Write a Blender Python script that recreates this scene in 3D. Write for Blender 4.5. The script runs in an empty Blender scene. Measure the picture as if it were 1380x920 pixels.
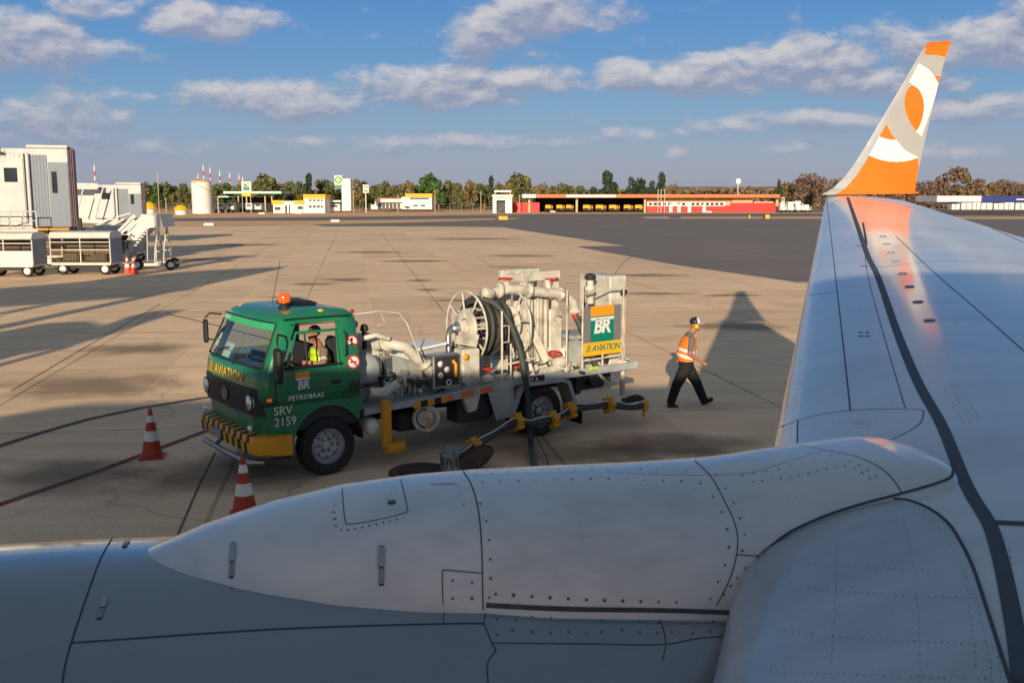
import bpy, math, random
from math import sin, cos, tan, radians, pi, hypot, atan2, sqrt
from mathutils import Vector, Matrix, noise
from mathutils.bvhtree import BVHTree
random.seed(7)
scene = bpy.context.scene
COL = scene.collection

# ------------------------------------------------------------------ survey of the place (camera station)
FPX, CAMH = 1342.0, 4.04
PITCH = math.atan(195/FPX); CP, SP = cos(PITCH), sin(PITCH)
def ray(x, y):
    u = (x-690)/FPX; v = (460-y)/FPX
    return Vector((u, CP+v*SP, v*CP-SP))
def G(x, y, z=0.0):
    d = ray(x, y); t = (z-CAMH)/d.z
    return Vector((d.x*t, d.y*t, z))
def at(x, y, Y):
    d = ray(x, y); t = Y/d.y
    return Vector((d.x*t, Y, CAMH+d.z*t))
TH = radians(9)
def AC(a, o, z=0.0):                       # aircraft frame: a aft, o outboard
    return Vector((a*cos(TH)-o*sin(TH), a*sin(TH)+o*cos(TH), z))
SUN_EL, SUN_AZ = radians(14.5), radians(6)  # light travels toward +Y, slightly +X

# ------------------------------------------------------------------ materials
def new_mat(name):
    m = bpy.data.materials.new(name); m.use_nodes = True
    nt = m.node_tree; nt.nodes.clear()
    out = nt.nodes.new('ShaderNodeOutputMaterial')
    b = nt.nodes.new('ShaderNodeBsdfPrincipled')
    nt.links.new(b.outputs[0], out.inputs[0])
    return m, nt, b
def paint(name, col, rough=.5, metal=0.0, coat=0.0, var=.18, scale=3.0, dirt=None, dirt_amt=.0, bump=0.0, emis=None, stretch=None, dscale=1.3):
    m, nt, b = new_mat(name)
    N, L = nt.nodes.new, nt.links.new
    tc = N('ShaderNodeTexCoord'); src = tc.outputs['Object']
    if stretch:
        mp = N('ShaderNodeMapping'); mp.inputs['Scale'].default_value = stretch; L(src, mp.inputs[0]); src = mp.outputs[0]
    n = N('ShaderNodeTexNoise'); n.inputs['Scale'].default_value = scale; n.inputs['Detail'].default_value = 6
    L(src, n.inputs['Vector'])
    r = N('ShaderNodeMapRange'); r.inputs[1].default_value = .3; r.inputs[2].default_value = .7
    r.inputs[3].default_value = 1-var; r.inputs[4].default_value = 1+var*.6
    L(n.outputs['Fac'], r.inputs[0])
    mul = N('ShaderNodeMix'); mul.data_type = 'RGBA'; mul.blend_type = 'MULTIPLY'; mul.inputs[0].default_value = 1
    mul.inputs[6].default_value = (*col, 1); L(r.outputs[0], mul.inputs[7])
    cur = mul.outputs[2]
    if dirt:
        n2 = N('ShaderNodeTexNoise'); n2.inputs['Scale'].default_value = dscale; n2.inputs['Detail'].default_value = 9; n2.inputs['Roughness'].default_value = .65
        L(src, n2.inputs['Vector'])
        r2 = N('ShaderNodeMapRange'); r2.inputs[1].default_value = .48; r2.inputs[2].default_value = .72
        r2.inputs[3].default_value = 0; r2.inputs[4].default_value = dirt_amt; L(n2.outputs['Fac'], r2.inputs[0])
        mx = N('ShaderNodeMix'); mx.data_type = 'RGBA'; L(r2.outputs[0], mx.inputs[0]); L(cur, mx.inputs[6]); mx.inputs[7].default_value = (*dirt, 1)
        cur = mx.outputs[2]
    L(cur, b.inputs['Base Color'])
    rr = N('ShaderNodeMapRange'); rr.inputs[3].default_value = max(.02, rough-.08); rr.inputs[4].default_value = min(1, rough+.1); L(n.outputs['Fac'], rr.inputs[0])
    L(rr.outputs[0], b.inputs['Roughness'])
    b.inputs['Metallic'].default_value = metal
    b.inputs['Coat Weight'].default_value = coat; b.inputs['Coat Roughness'].default_value = .08
    if bump:
        bp = N('ShaderNodeBump'); bp.inputs['Strength'].default_value = bump; bp.inputs['Distance'].default_value = .02
        L(n.outputs['Fac'], bp.inputs['Height']); L(bp.outputs[0], b.inputs['Normal'])
    if emis:
        b.inputs['Emission Color'].default_value = (*emis[:3], 1); b.inputs['Emission Strength'].default_value = emis[3]
    return m
def glass(name, tint=(.75, .85, .82), alpha=.25, rough=.03):
    m, nt, b = new_mat(name)
    N, L = nt.nodes.new, nt.links.new
    nt.nodes.remove(b)
    out = [n for n in nt.nodes if n.type == 'OUTPUT_MATERIAL'][0]
    tr = N('ShaderNodeBsdfTransparent'); tr.inputs[0].default_value = (*tint, 1)
    gl = N('ShaderNodeBsdfGlossy'); gl.inputs['Roughness'].default_value = rough
    lw = N('ShaderNodeLayerWeight'); lw.inputs[0].default_value = .5
    pw = N('ShaderNodeMath'); pw.operation = 'POWER'; L(lw.outputs['Facing'], pw.inputs[0]); pw.inputs[1].default_value = 3.5
    fr = N('ShaderNodeMath'); fr.operation = 'MULTIPLY_ADD'; L(pw.outputs[0], fr.inputs[0]); fr.inputs[1].default_value = .7; fr.inputs[2].default_value = .05
    nz = N('ShaderNodeTexNoise'); nz.inputs['Scale'].default_value = 4
    ad = N('ShaderNodeMath'); ad.operation = 'MULTIPLY_ADD'; L(nz.outputs[0], ad.inputs[0]); ad.inputs[1].default_value = alpha*.3; L(fr.outputs[0], ad.inputs[2])
    mx = N('ShaderNodeMixShader'); L(ad.outputs[0], mx.inputs[0]); L(tr.outputs[0], mx.inputs[1]); L(gl.outputs[0], mx.inputs[2])
    L(mx.outputs[0], out.inputs[0])
    return m
M = {}
M['ac_white'] = paint('aircraft_white', (.82, .84, .84), .28, coat=.55, var=.10, scale=1.6, dirt=(.38, .40, .42), dirt_amt=.5, dscale=3.0, bump=.16, stretch=(.5,1,1))
M['wing_grey'] = paint('wing_grey', (.74, .76, .77), .26, coat=.6, var=.09, scale=2.2, dirt=(.40, .43, .45), dirt_amt=.5, stretch=(.45, 1.1, 1), bump=.05)
M['nacelle'] = paint('nacelle_grey', (.32, .36, .39), .2, coat=.9, metal=.3, var=.14, scale=1.4, stretch=(.4, 1, 1), bump=.12, dirt=(.16,.19,.22), dirt_amt=.4)
M['inboard'] = paint('inboard_metal', (.55, .59, .62), .34, coat=.55, metal=.25, var=.16, scale=2.5, dirt=(.26, .27, .30), dirt_amt=.5, stretch=(.6, 1.6, 1))
M['seam'] = paint('seam_dark', (.075, .09, .10), .7, var=.3, scale=20)
M['walk'] = paint('sealant_strip', (.06, .08, .105), .6, var=.25, scale=8)
M['rivet'] = paint('rivet_dark', (.14, .15, .16), .5, metal=.4)
M['worn'] = paint('worn_paint', (.85, .86, .86), .5, var=.25, scale=9, dirt=(.45, .42, .36), dirt_amt=.6)
M['latch'] = paint('latch_steel', (.45, .46, .48), .35, metal=.8)
M['orange'] = paint('winglet_orange', (.95, .19, .008), .35, coat=.4, var=.05)
M['wl_white'] = paint('winglet_white', (.82, .82, .80), .3, coat=.4, var=.04)
M['wl_grey'] = paint('winglet_grey', (.42, .41, .39), .35, coat=.4, var=.05)
M['wl_edge'] = paint('winglet_edge', (.50, .52, .54), .35, metal=.3, var=.08)
M['green'] = paint('truck_green', (.006, .20, .085), .28, coat=.5, var=.15, scale=2, dirt=(.09, .13, .09), dirt_amt=.4, dscale=3)
M['green_lt'] = paint('sunstrip_green', (.04, .45, .17), .4, var=.1)
M['black'] = paint('black_plastic', (.015, .015, .017), .5, var=.3)
M['rubber'] = paint('rubber', (.018, .018, .02), .8, var=.35, scale=12, dirt=(.07, .06, .055), dirt_amt=.5)
M['hose'] = paint('hose_rubber', (.06, .06, .058), .6, var=.3, scale=8)
M['cream'] = paint('cream_white', (.68, .64, .55), .45, coat=.1, var=.2, scale=5, dirt=(.22, .18, .13), dirt_amt=.8, dscale=4)
M['bedgrey'] = paint('bed_grey', (.44, .47, .46), .5, var=.2, scale=3, dirt=(.16, .15, .13), dirt_amt=.6)
M['steel'] = paint('steel', (.42, .43, .44), .35, metal=.85, var=.2)
M['rim'] = paint('rim_silver', (.55, .56, .58), .45, metal=.3, var=.2, scale=6, dirt=(.12, .11, .10), dirt_amt=.5)
M['dark'] = paint('dark_frame', (.035, .037, .04), .65, var=.35)
M['yellow'] = paint('safety_yellow', (.80, .36, .012), .45, var=.12, dirt=(.3, .18, .05), dirt_amt=.35)
M['yellow_sign'] = paint('sign_yellow', (.90, .48, .01), .45, var=.05)
M['amber'] = paint('sign_orange', (.90, .34, .01), .45, var=.05)
M['letter_y'] = paint('lettering_yellow', (1.0, .55, .02), .5, var=.05)
M['sign_grey'] = paint('sign_grey', (.20, .19, .20), .5, var=.08)
M['sign_green'] = paint('sign_green', (.0, .22, .15), .4, var=.06)
M['white'] = paint('white', (.78, .78, .76), .5, var=.06)
M['plate'] = paint('plate_grey', (.30, .31, .34), .5)
M['red'] = paint('red', (.55, .03, .02), .45, var=.15)
M['redorange'] = paint('beacon_orange', (.95, .10, .01), .15, coat=.6, emis=(1, .12, .01, .35))
M['seat'] = paint('seat_cloth', (.03, .03, .035), .9)
M['interior'] = paint('cab_interior', (.14, .15, .15), .8, var=.3)
M['paper'] = paint('paper', (.70, .74, .70), .8)
M['glass'] = glass('cab_glass', (.74, .84, .81), alpha=.1)
M['glass_dark'] = paint('dark_glass', (.03, .035, .045), .08, coat=.5)
M['mirror'] = paint('mirror_glass', (.6, .6, .6), .04, metal=1, var=.02)
M['lamp'] = paint('headlamp_glass', (.75, .78, .80), .08, metal=.6, coat=1)
M['cone'] = paint('cone_orange', (.50, .045, .02), .55, var=.25, scale=8, dirt=(.15, .05, .04), dirt_amt=.5)
M['cone_hi'] = paint('cone_bright', (.85, .09, .03), .55, var=.1)
M['reflect'] = paint('reflective_white', (.80, .80, .78), .35, var=.08)
M['skin'] = paint('skin', (.42, .17, .09), .55, var=.1)
M['hair'] = paint('hair', (.02, .015, .012), .8)
M['vest_o'] = paint('vest_orange', (.95, .22, .015), .7, var=.15, scale=9)
M['vest_y'] = paint('vest_lime', (.55, .80, .02), .7, var=.15, scale=9)
M['shirt'] = paint('shirt_grey', (.15, .145, .15), .85, var=.15)
M['shirt_tan'] = paint('shirt_tan', (.30, .20, .15), .85, var=.15)
M['trouser'] = paint('trouser_black', (.012, .012, .015), .85, var=.3)
M['shoe'] = paint('shoe_black', (.01, .01, .011), .5)
M['muff'] = paint('earmuff_yellow', (.90, .62, .01), .4)
M['jetwhite'] = paint('bridge_white', (.66, .66, .64), .5, var=.1, scale=1.2, dirt=(.40, .38, .34), dirt_amt=.4)
M['jetgrey'] = paint('bridge_shade_grey', (.26, .30, .35), .6, var=.12, stretch=(6, 6, .6))  # curtain shade under the bridge roof is put into this grey
M['pinkish'] = paint('bridge_bellows', (.20, .13, .15), .8)
M['cartwire'] = paint('cart_cream', (.66, .63, .55), .5, var=.12)
M['cartmesh'] = paint('cart_wire_brown', (.30, .20, .10), .6)
M['cartroof'] = paint('cart_roof', (.68, .66, .60), .55, var=.1)
M['cargo'] = paint('cart_floor', (.12, .09, .06), .8)
M['bark'] = paint('bark', (.09, .065, .045), .9, scale=3)
M['roofo'] = paint('roof_orange', (.75, .19, .06), .6, var=.1, scale=.3)
M['bred'] = paint('building_red', (.62, .02, .018), .5, var=.1, scale=.3)
M['bwhite'] = paint('building_white', (.82, .80, .75), .6, var=.08, scale=.3)
M['bcream'] = paint('building_cream', (.60, .42, .24), .6, var=.1, scale=.3)
M['byellow'] = paint('building_yellow', (.85, .45, .01), .6, var=.06, scale=.3)
M['bblue'] = paint('building_blue', (.02, .035, .20), .5, var=.1, scale=.2)
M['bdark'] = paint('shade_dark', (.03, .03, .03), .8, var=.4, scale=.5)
M['bwin'] = paint('window_dark', (.06, .07, .08), .2, var=.3, scale=1)
M['fence'] = paint('fence_grey', (.30, .26, .20), .8, var=.2)
M['bpgreen'] = paint('logo_green', (.02, .35, .10), .5)
M['bplime'] = paint('logo_lime', (.55, .70, .05), .5)
M['wood'] = paint('timber', (.25, .17, .10), .9)

def leafmat(name, c1, c2, c3):
    m, nt, b = new_mat(name); N, L = nt.nodes.new, nt.links.new
    g = N('ShaderNodeNewGeometry'); cr = N('ShaderNodeValToRGB')
    cr.color_ramp.elements[0].color = (*c1, 1); cr.color_ramp.elements[1].color = (*c3, 1)
    e = cr.color_ramp.elements.new(.5); e.color = (*c2, 1)
    L(g.outputs['Random Per Island'], cr.inputs[0]); L(cr.outputs[0], b.inputs['Base Color'])
    b.inputs['Roughness'].default_value = .7; b.inputs['Specular IOR Level'].default_value = .2
    return m
LEAF = {  # leaf tones lightened, distance haze put into the colours
 'olive': leafmat('leaf_olive', (0.051, 0.065, 0.026), (0.109, 0.123, 0.043), (0.203, 0.189, 0.072)),
 'green': leafmat('leaf_green', (0.029, 0.065, 0.022), (0.065, 0.131, 0.032), (0.131, 0.203, 0.051)),
 'dark': leafmat('leaf_dark', (0.017, 0.032, 0.020), (0.036, 0.061, 0.032), (0.065, 0.094, 0.043)),
 'dry': leafmat('leaf_dry', (0.109, 0.072, 0.058), (0.189, 0.123, 0.087), (0.275, 0.189, 0.116)),
 'brown': leafmat('leaf_brown', (0.102, 0.080, 0.036), (0.189, 0.138, 0.058), (0.290, 0.217, 0.087)),
}

def flaky(name,col):
    m,nt,b=new_mat(name); N,L=nt.nodes.new,nt.links.new; out=[n for n in nt.nodes if n.type=='OUTPUT_MATERIAL'][0]
    g=N('ShaderNodeNewGeometry'); nz=N('ShaderNodeTexNoise'); nz.inputs['Scale'].default_value=9; nz.inputs['Detail'].default_value=9; nz.inputs['Roughness'].default_value=.7; L(g.outputs['Position'],nz.inputs['Vector'])
    mr=N('ShaderNodeMapRange'); mr.inputs[1].default_value=.52; mr.inputs[2].default_value=.56; mr.inputs[4].default_value=.6; L(nz.outputs[0],mr.inputs[0])
    tr=N('ShaderNodeBsdfTransparent'); mx=N('ShaderNodeMixShader'); L(mr.outputs[0],mx.inputs[0]); L(tr.outputs[0],mx.inputs[1]); L(b.outputs[0],mx.inputs[2]); L(mx.outputs[0],out.inputs[0])
    b.inputs['Base Color'].default_value=(*col,1); b.inputs['Roughness'].default_value=.5; return m
M['worn']=flaky('worn_paint_flakes',(.90,.92,.92))
M['hose_green'] = paint('hose_stripe', (.008, .06, .045), .5)
# ------------------------------------------------------------------ mesh builder
class MB:
    def __init__(s): s.v=[]; s.f=[]; s.m=[]; s.s=[]; s.M=Matrix.Identity(4); s.mi=0; s.sm=False
    def add(s, vs, fs, smooth=None, mi=None):
        b=len(s.v); s.v += [s.M @ Vector(p) for p in vs]
        for f in fs: s.f.append([b+i for i in f]); s.m.append(s.mi if mi is None else mi); s.s.append(s.sm if smooth is None else smooth)
        return s
    def box(s, lo, hi, bev=0.0, mi=None):
        x0,y0,z0=[min(a,b) for a,b in zip(lo,hi)]; x1,y1,z1=[max(a,b) for a,b in zip(lo,hi)]
        b=min(bev,(x1-x0)/2.01,(y1-y0)/2.01,(z1-z0)/2.01)
        if b<=0:
            vs=[(x0,y0,z0),(x1,y0,z0),(x1,y1,z0),(x0,y1,z0),(x0,y0,z1),(x1,y0,z1),(x1,y1,z1),(x0,y1,z1)]
            return s.add(vs,[(0,3,2,1),(4,5,6,7),(0,1,5,4),(1,2,6,5),(2,3,7,6),(3,0,4,7)],False,mi)
        # chamfered box through three-loop stack
        def lp(z,i): return [(x0+i+b*(1-1),y0+i+b,z),(x0+i+b,y0+i,z),(x1-i-b,y0+i,z),(x1-i,y0+i+b,z),(x1-i,y1-i-b,z),(x1-i-b,y1-i,z),(x0+i+b,y1-i,z),(x0+i,y1-i-b,z)]
        loops=[lp(z0,b),lp(z0+b,0),lp(z1-b,0),lp(z1,b)]
        vs=[p for l in loops for p in l]; fs=[tuple(range(7,-1,-1)), tuple(range(24,32))]
        for k in range(3):
            for i in range(8):
                j=(i+1)%8; fs.append((k*8+i,k*8+j,(k+1)*8+j,(k+1)*8+i))
        return s.add(vs,fs,False,mi)
    def obox(s, c, ax, ay, az, mi=None):   # oriented box: centre and three half vectors
        c,ax,ay,az=map(Vector,(c,ax,ay,az)); vs=[c+ax*i+ay*j+az*k for k in(-1,1) for j in(-1,1) for i in(-1,1)]
        return s.add(vs,[(0,2,3,1),(4,5,7,6),(0,1,5,4),(1,3,7,5),(3,2,6,7),(2,0,4,6)],False,mi)
    def tube(s, pts, r, n=10, cap=True, closed=False, mi=None, smooth=True):
        pts=[Vector(p) for p in pts]; k=len(pts); rs=r if isinstance(r,(list,tuple)) else [r]*k
        vs=[]; up=None
        for i,p in enumerate(pts):
            if closed: t=pts[(i+1)%k]-pts[i-1]
            else: t=pts[min(i+1,k-1)]-pts[max(i-1,0)]
            if t.length<1e-9: t=Vector((0,0,1))
            t.normalize()
            if up is None:
                up=Vector((0,0,1)) if abs(t.z)<.9 else Vector((1,0,0))
            u=up-t*up.dot(t)
            if u.length<1e-6: u=t.orthogonal()
            u.normalize(); w=t.cross(u); up=u
            for j in range(n):
                a=2*pi*j/n; vs.append(p+(u*cos(a)+w*sin(a))*rs[i])
        fs=[]
        for i in range(k if closed else k-1):
            a=i*n; b=((i+1)%k)*n
            for j in range(n): j2=(j+1)%n; fs.append((a+j,a+j2,b+j2,b+j))
        s.add(vs,fs,smooth,mi)
        if cap and not closed:
            s.add(vs[:n],[tuple(range(n-1,-1,-1))],False,mi); s.add(vs[-n:],[tuple(range(n))],False,mi)
        return s
    def rod(s,a,b,r,n=8,mi=None,smooth=True): return s.tube([a,b],r,n,mi=mi,smooth=smooth)
    def bar(s,a,b,w,h,mi=None,up=(0,0,1)):
        a,b=Vector(a),Vector(b); t=(b-a); up=Vector(up)
        sd=t.cross(up)
        if sd.length<1e-6: sd=t.orthogonal()
        sd.normalize(); u=sd.cross(t).normalized()
        return s.obox((a+b)/2,t/2,sd*w/2,u*h/2,mi)
    def ring(s,c,ax,R,r,n=32,m=8,mi=None,a0=0,a1=2*pi):
        c,ax=Vector(c),Vector(ax).normalized(); u=ax.orthogonal().normalized(); w=ax.cross(u)
        full=abs(a1-a0-2*pi)<1e-6
        pts=[c+(u*cos(a0+(a1-a0)*i/n)+w*sin(a0+(a1-a0)*i/n))*R for i in range(n if full else n+1)]
        return s.tube(pts,r,m,closed=full,mi=mi)
    def lathe(s, prof, c=(0,0,0), ax=(0,0,1), n=24, mi=None, smooth=True):   # prof: (radius, height) along axis
        c,ax=Vector(c),Vector(ax).normalized(); u=ax.orthogonal().normalized(); w=ax.cross(u); vs=[]
        for r,h in prof:
            for j in range(n): a=2*pi*j/n; vs.append(c+ax*h+(u*cos(a)+w*sin(a))*max(r,1e-4))
        fs=[(i*n+j,i*n+(j+1)%n,(i+1)*n+(j+1)%n,(i+1)*n+j) for i in range(len(prof)-1) for j in range(n)]
        return s.add(vs,fs,smooth,mi)
    def prism(s, poly, h0, h1, plane='xz', mi=None):    # polygon extruded along the third axis
        def P(a,b,h): return {'xz':(a,h,b),'xy':(a,b,h),'yz':(h,a,b)}[plane]
        n=len(poly); vs=[P(a,b,h0) for a,b in poly]+[P(a,b,h1) for a,b in poly]
        fs=[tuple(range(n-1,-1,-1)),tuple(range(n,2*n))]+[(i,(i+1)%n,n+(i+1)%n,n+i) for i in range(n)]
        return s.add(vs,fs,False,mi)
    def ball(s,c,r,n=14,mi=None):
        rx,ry,rz=r if isinstance(r,(list,tuple)) else (r,r,r); c=Vector(c); m=n//2+1; vs=[];fs=[]
        for i in range(m+1):
            t=pi*i/m
            for j in range(n): a=2*pi*j/n; vs.append(c+Vector((rx*sin(t)*cos(a),ry*sin(t)*sin(a),rz*cos(t))))
        for i in range(m):
            for j in range(n): fs.append((i*n+j,(i+1)*n+j,(i+1)*n+(j+1)%n,i*n+(j+1)%n))
        return s.add(vs,fs,True,mi)
    def disc(s,c,ax,r,n=20,mi=None,r0=0):
        c,ax=Vector(c),Vector(ax).normalized(); u=ax.orthogonal().normalized(); w=ax.cross(u)
        o=[c+(u*cos(2*pi*i/n)+w*sin(2*pi*i/n))*r for i in range(n)]
        if r0<=0: return s.add(o,[tuple(range(n))],False,mi)
        q=[c+(u*cos(2*pi*i/n)+w*sin(2*pi*i/n))*r0 for i in range(n)]
        return s.add(o+q,[(i,(i+1)%n,n+(i+1)%n,n+i) for i in range(n)],False,mi)
    def text(s, txt, o, xd, yd, size, shear=0.0, bold=0.0, mi=None, align='LEFT', space=1.0, depth=.004):
        """letters lying in the plane spanned by xd (writing direction) and yd (up); size = cap height"""
        cu=bpy.data.curves.new('letters','FONT'); cu.body=txt; cu.size=1; cu.shear=shear; cu.offset=bold; cu.align_x=align; cu.space_character=space
        cu.resolution_u=3; cu.fill_mode='FRONT'
        ob=bpy.data.objects.new('letters',cu); COL.objects.link(ob)
        me=bpy.data.meshes.new_from_object(ob.evaluated_get(bpy.context.evaluated_depsgraph_get()))
        k=size/.7; o=Vector(o); xd=Vector(xd).normalized(); yd=Vector(yd).normalized()
        vs=[o+xd*(v.co.x*k)+yd*(v.co.y*k) for v in me.vertices]
        s.add(vs,[tuple(p.vertices) for p in me.polygons],False,mi)
        bpy.data.objects.remove(ob); bpy.data.curves.remove(cu); bpy.data.meshes.remove(me)
        return s
    def build(s, name, mats, parent=None, world=False, mods=None):
        me=bpy.data.meshes.new(name); vs=s.v
        if world and parent is not None:
            inv=WM(parent).inverted(); vs=[inv@p for p in vs]
        me.from_pydata([tuple(p) for p in vs],[],s.f)
        if not isinstance(mats,(list,tuple)): mats=[mats]
        for m in mats: me.materials.append(m if not isinstance(m,str) else M[m])
        me.polygons.foreach_set('material_index',s.m); me.polygons.foreach_set('use_smooth',s.s); me.update()
        o=bpy.data.objects.new(name,me); COL.objects.link(o)
        if parent is not None: o.parent=parent
        return o
def WM(o):
    m=Matrix.Translation(o.location)@o.rotation_euler.to_matrix().to_4x4()@Matrix.Diagonal((*o.scale,1))
    return WM(o.parent)@m if o.parent else m
def tag(o,label=None,cat=None,group=None,kind=None):
    if label: o['label']=label
    if cat: o['category']=cat
    if group: o['group']=group
    if kind: o['kind']=kind
    return o
def thing(name,label,cat,loc=(0,0,0),rz=0.0,group=None):
    o=bpy.data.objects.new(name,None); o.empty_display_size=.3; COL.objects.link(o); o.location=loc; o.rotation_euler=(0,0,rz)
    return tag(o,label,cat,group)
def kids(o): return [c for c in bpy.data.objects if c.parent is o]
def dup(root,loc,rz=None,label=None,parent=None,sc=None):
    r=root.copy(); COL.objects.link(r)
    if parent is None:
        r.location=loc
        if rz is not None: r.rotation_euler=(0,0,rz)
        if sc is not None: r.scale=sc
        if label: r['label']=label
    else: r.parent=parent
    for c in kids(root): dup(c,None,parent=r)
    return r
# ------------------------------------------------------------------ world, sun, camera
def build_world():
    w=bpy.data.worlds.new("World"); scene.world=w; w.use_nodes=True
    nt=w.node_tree; nt.nodes.clear(); N,L=nt.nodes.new,nt.links.new
    def node(t,**k):
        n=N(t)
        for a,b in k.items(): setattr(n,a,b)
        return n
    out=N('ShaderNodeOutputWorld'); bg=N('ShaderNodeBackground'); bg.inputs[1].default_value=.1; L(bg.outputs[0],out.inputs[0])
    sky=node('ShaderNodeTexSky',sky_type='NISHITA',sun_disc=False,sun_elevation=SUN_EL,sun_rotation=pi+SUN_AZ,altitude=1000,air_density=1,dust_density=2.0,ozone_density=1.5)
    tc=N('ShaderNodeTexCoord'); sx=N('ShaderNodeSeparateXYZ'); L(tc.outputs['Generated'],sx.inputs[0])
    def math_(op,a,b=None,c=None,clamp=False):
        n=node('ShaderNodeMath',operation=op,use_clamp=clamp)
        for i,q in enumerate((a,b,c)):
            if q is None: continue
            if isinstance(q,(int,float)): n.inputs[i].default_value=q
            else: L(q,n.inputs[i])
        return n.outputs[0]
    az=math_('ARCTAN2',sx.outputs[0],sx.outputs[1]); el=math_('ARCSINE',sx.outputs[2])
    # clear-air gradient by elevation
    ramp=N('ShaderNodeValToRGB'); cr=ramp.color_ramp
    L(math_('MULTIPLY',math_('MAXIMUM',el,0),1/1.5708),ramp.inputs[0])
    stops=[(0,(.33,.335,.44)),(.02,(.28,.33,.48)),(.055,(.155,.31,.53)),(.10,(.072,.25,.56)),(.14,(.042,.195,.53)),(.20,(.075,.18,.38)),(.32,(.12,.165,.225)),(1,(.125,.16,.20))]
    cr.elements[0].position=0; cr.elements[0].color=(*stops[0][1],1); cr.elements[1].position=1; cr.elements[1].color=(*stops[-1][1],1)
    for p_,c in stops[1:-1]: e=cr.elements.new(p_); e.color=(*c,1)
    rs=node('ShaderNodeVectorMath',operation='SCALE'); L(ramp.outputs[0],rs.inputs[0]); rs.inputs[3].default_value=10
    mxs=node('ShaderNodeMix',data_type='RGBA'); mxs.inputs[0].default_value=.8; L(sky.outputs[0],mxs.inputs[6]); L(rs.outputs[0],mxs.inputs[7])
    # cumulus banks: (azimuth, elevation, half widths, strength)
    def ae(x,y):
        d=ray(x,y).normalized(); return atan2(d.x,d.y), math.asin(d.z)
    banks=[(22,58,70,30,1),(140,10,55,12,.6),(262,30,62,20,.95),(320,22,60,13,.6),(125,70,60,13,.55),(85,162,80,28,.8),(165,130,34,9,.5),(60,142,50,10,.5),
           (385,137,120,22,.95),(440,150,60,12,.5),(600,117,120,25,1),(700,108,90,17,.9),(655,48,52,30,1),(735,20,100,26,1),(690,75,30,8,.4),
           (845,103,44,19,.95),(985,100,125,23,1),(1105,80,80,28,1.05),(1160,110,130,20,.9),(1215,66,40,22,.7),(1330,45,70,22,1),(1300,70,100,20,.8),
           (620,192,130,9,.6),(390,190,70,9,.38),(840,182,40,8,.55),(1100,160,100,14,.75),(1000,168,60,9,.5),(1330,150,90,15,.7),(950,174,34,9,.6),(910,207,16,8,.65),(1060,198,34,7,.45),
           (130,195,110,12,.45),(1250,205,60,8,.35),(500,200,40,7,.3),(1440,40,80,40,1),(-60,60,80,40,1),(-50,170,80,25,.8)]
    grp=bpy.data.node_groups.new('cloud_density','ShaderNodeTree')
    grp.interface.new_socket('az',in_out='INPUT',socket_type='NodeSocketFloat'); grp.interface.new_socket('el',in_out='INPUT',socket_type='NodeSocketFloat')
    grp.interface.new_socket('d',in_out='OUTPUT',socket_type='NodeSocketFloat')
    gi=grp.nodes.new('NodeGroupInput'); go=grp.nodes.new('NodeGroupOutput'); gN,gL=grp.nodes.new,grp.links.new
    cmb=gN('ShaderNodeCombineXYZ'); gL(gi.outputs[0],cmb.inputs[0]); gL(gi.outputs[1],cmb.inputs[1])
    def gm(op,a,b=None,clamp=False):
        n=gN('ShaderNodeMath'); n.operation=op; n.use_clamp=clamp
        for i,q in enumerate((a,b)):
            if q is None: continue
            if isinstance(q,(int,float)): n.inputs[i].default_value=q
            else: gL(q,n.inputs[i])
        return n.outputs[0]
    acc=None
    for x,y,rx,ry,am in banks:
        a,e=ae(x,y)
        mp=gN('ShaderNodeMapping'); s1,s2=FPX/rx*.82,FPX/ry*.74
        mp.inputs['Scale'].default_value=(s1,s2,1); mp.inputs['Location'].default_value=(-a*s1,-e*s2,0); gL(cmb.outputs[0],mp.inputs[0])
        ln=gN('ShaderNodeVectorMath'); ln.operation='DOT_PRODUCT'; gL(mp.outputs[0],ln.inputs[0]); gL(mp.outputs[0],ln.inputs[1])
        v=gm('MULTIPLY',gm('SUBTRACT',1,gm('MINIMUM',ln.outputs['Value'],2.2)),am)
        acc=v if acc is None else gm('MAXIMUM',acc,v)
    acc=gm('MAXIMUM',acc,gm('SUBTRACT',gm('MULTIPLY',gm('MULTIPLY',gm('SUBTRACT',gi.outputs[1],.2),6,True),.95),1.2))
    mp=gN('ShaderNodeMapping'); mp.inputs['Scale'].default_value=(1,2.0,1); gL(cmb.outputs[0],mp.inputs[0])
    nz=gN('ShaderNodeTexNoise'); nz.inputs['Scale'].default_value=21; nz.inputs['Detail'].default_value=9; nz.inputs['Roughness'].default_value=.62; nz.inputs['Distortion'].default_value=.25; gL(mp.outputs[0],nz.inputs['Vector'])
    d=gm('ADD',acc,gm('MULTIPLY',gm('SUBTRACT',nz.outputs['Fac'],.5),3.0)); gL(d,go.inputs[0])
    def dens(elv,azv=az):
        g=N('ShaderNodeGroup'); g.node_tree=grp; L(azv,g.inputs[0]); L(elv,g.inputs[1]); return g.outputs[0]
    d0=dens(el); d1=dens(math_('ADD',el,.0105),math_('ADD',az,-.004))
    mr=node('ShaderNodeMapRange',interpolation_type='SMOOTHSTEP'); mr.inputs[1].default_value=-.2; mr.inputs[2].default_value=.8; mr.inputs[4].default_value=.88; L(d0,mr.inputs[0])
    lit=math_('ADD',math_('MULTIPLY',math_('SUBTRACT',d0,d1),.95),.24,clamp=True)
    fade=math_('MULTIPLY',math_('SUBTRACT',el,-.01),9,clamp=True)
    lit=math_('MULTIPLY',lit,math_('ADD',math_('MULTIPLY',fade,.65),.35))
    cc=node('ShaderNodeMix',data_type='RGBA'); L(lit,cc.inputs[0]); cc.inputs[6].default_value=(2.85,3.2,4.5,1); cc.inputs[7].default_value=(6.4,6.1,6.2,1)
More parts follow.
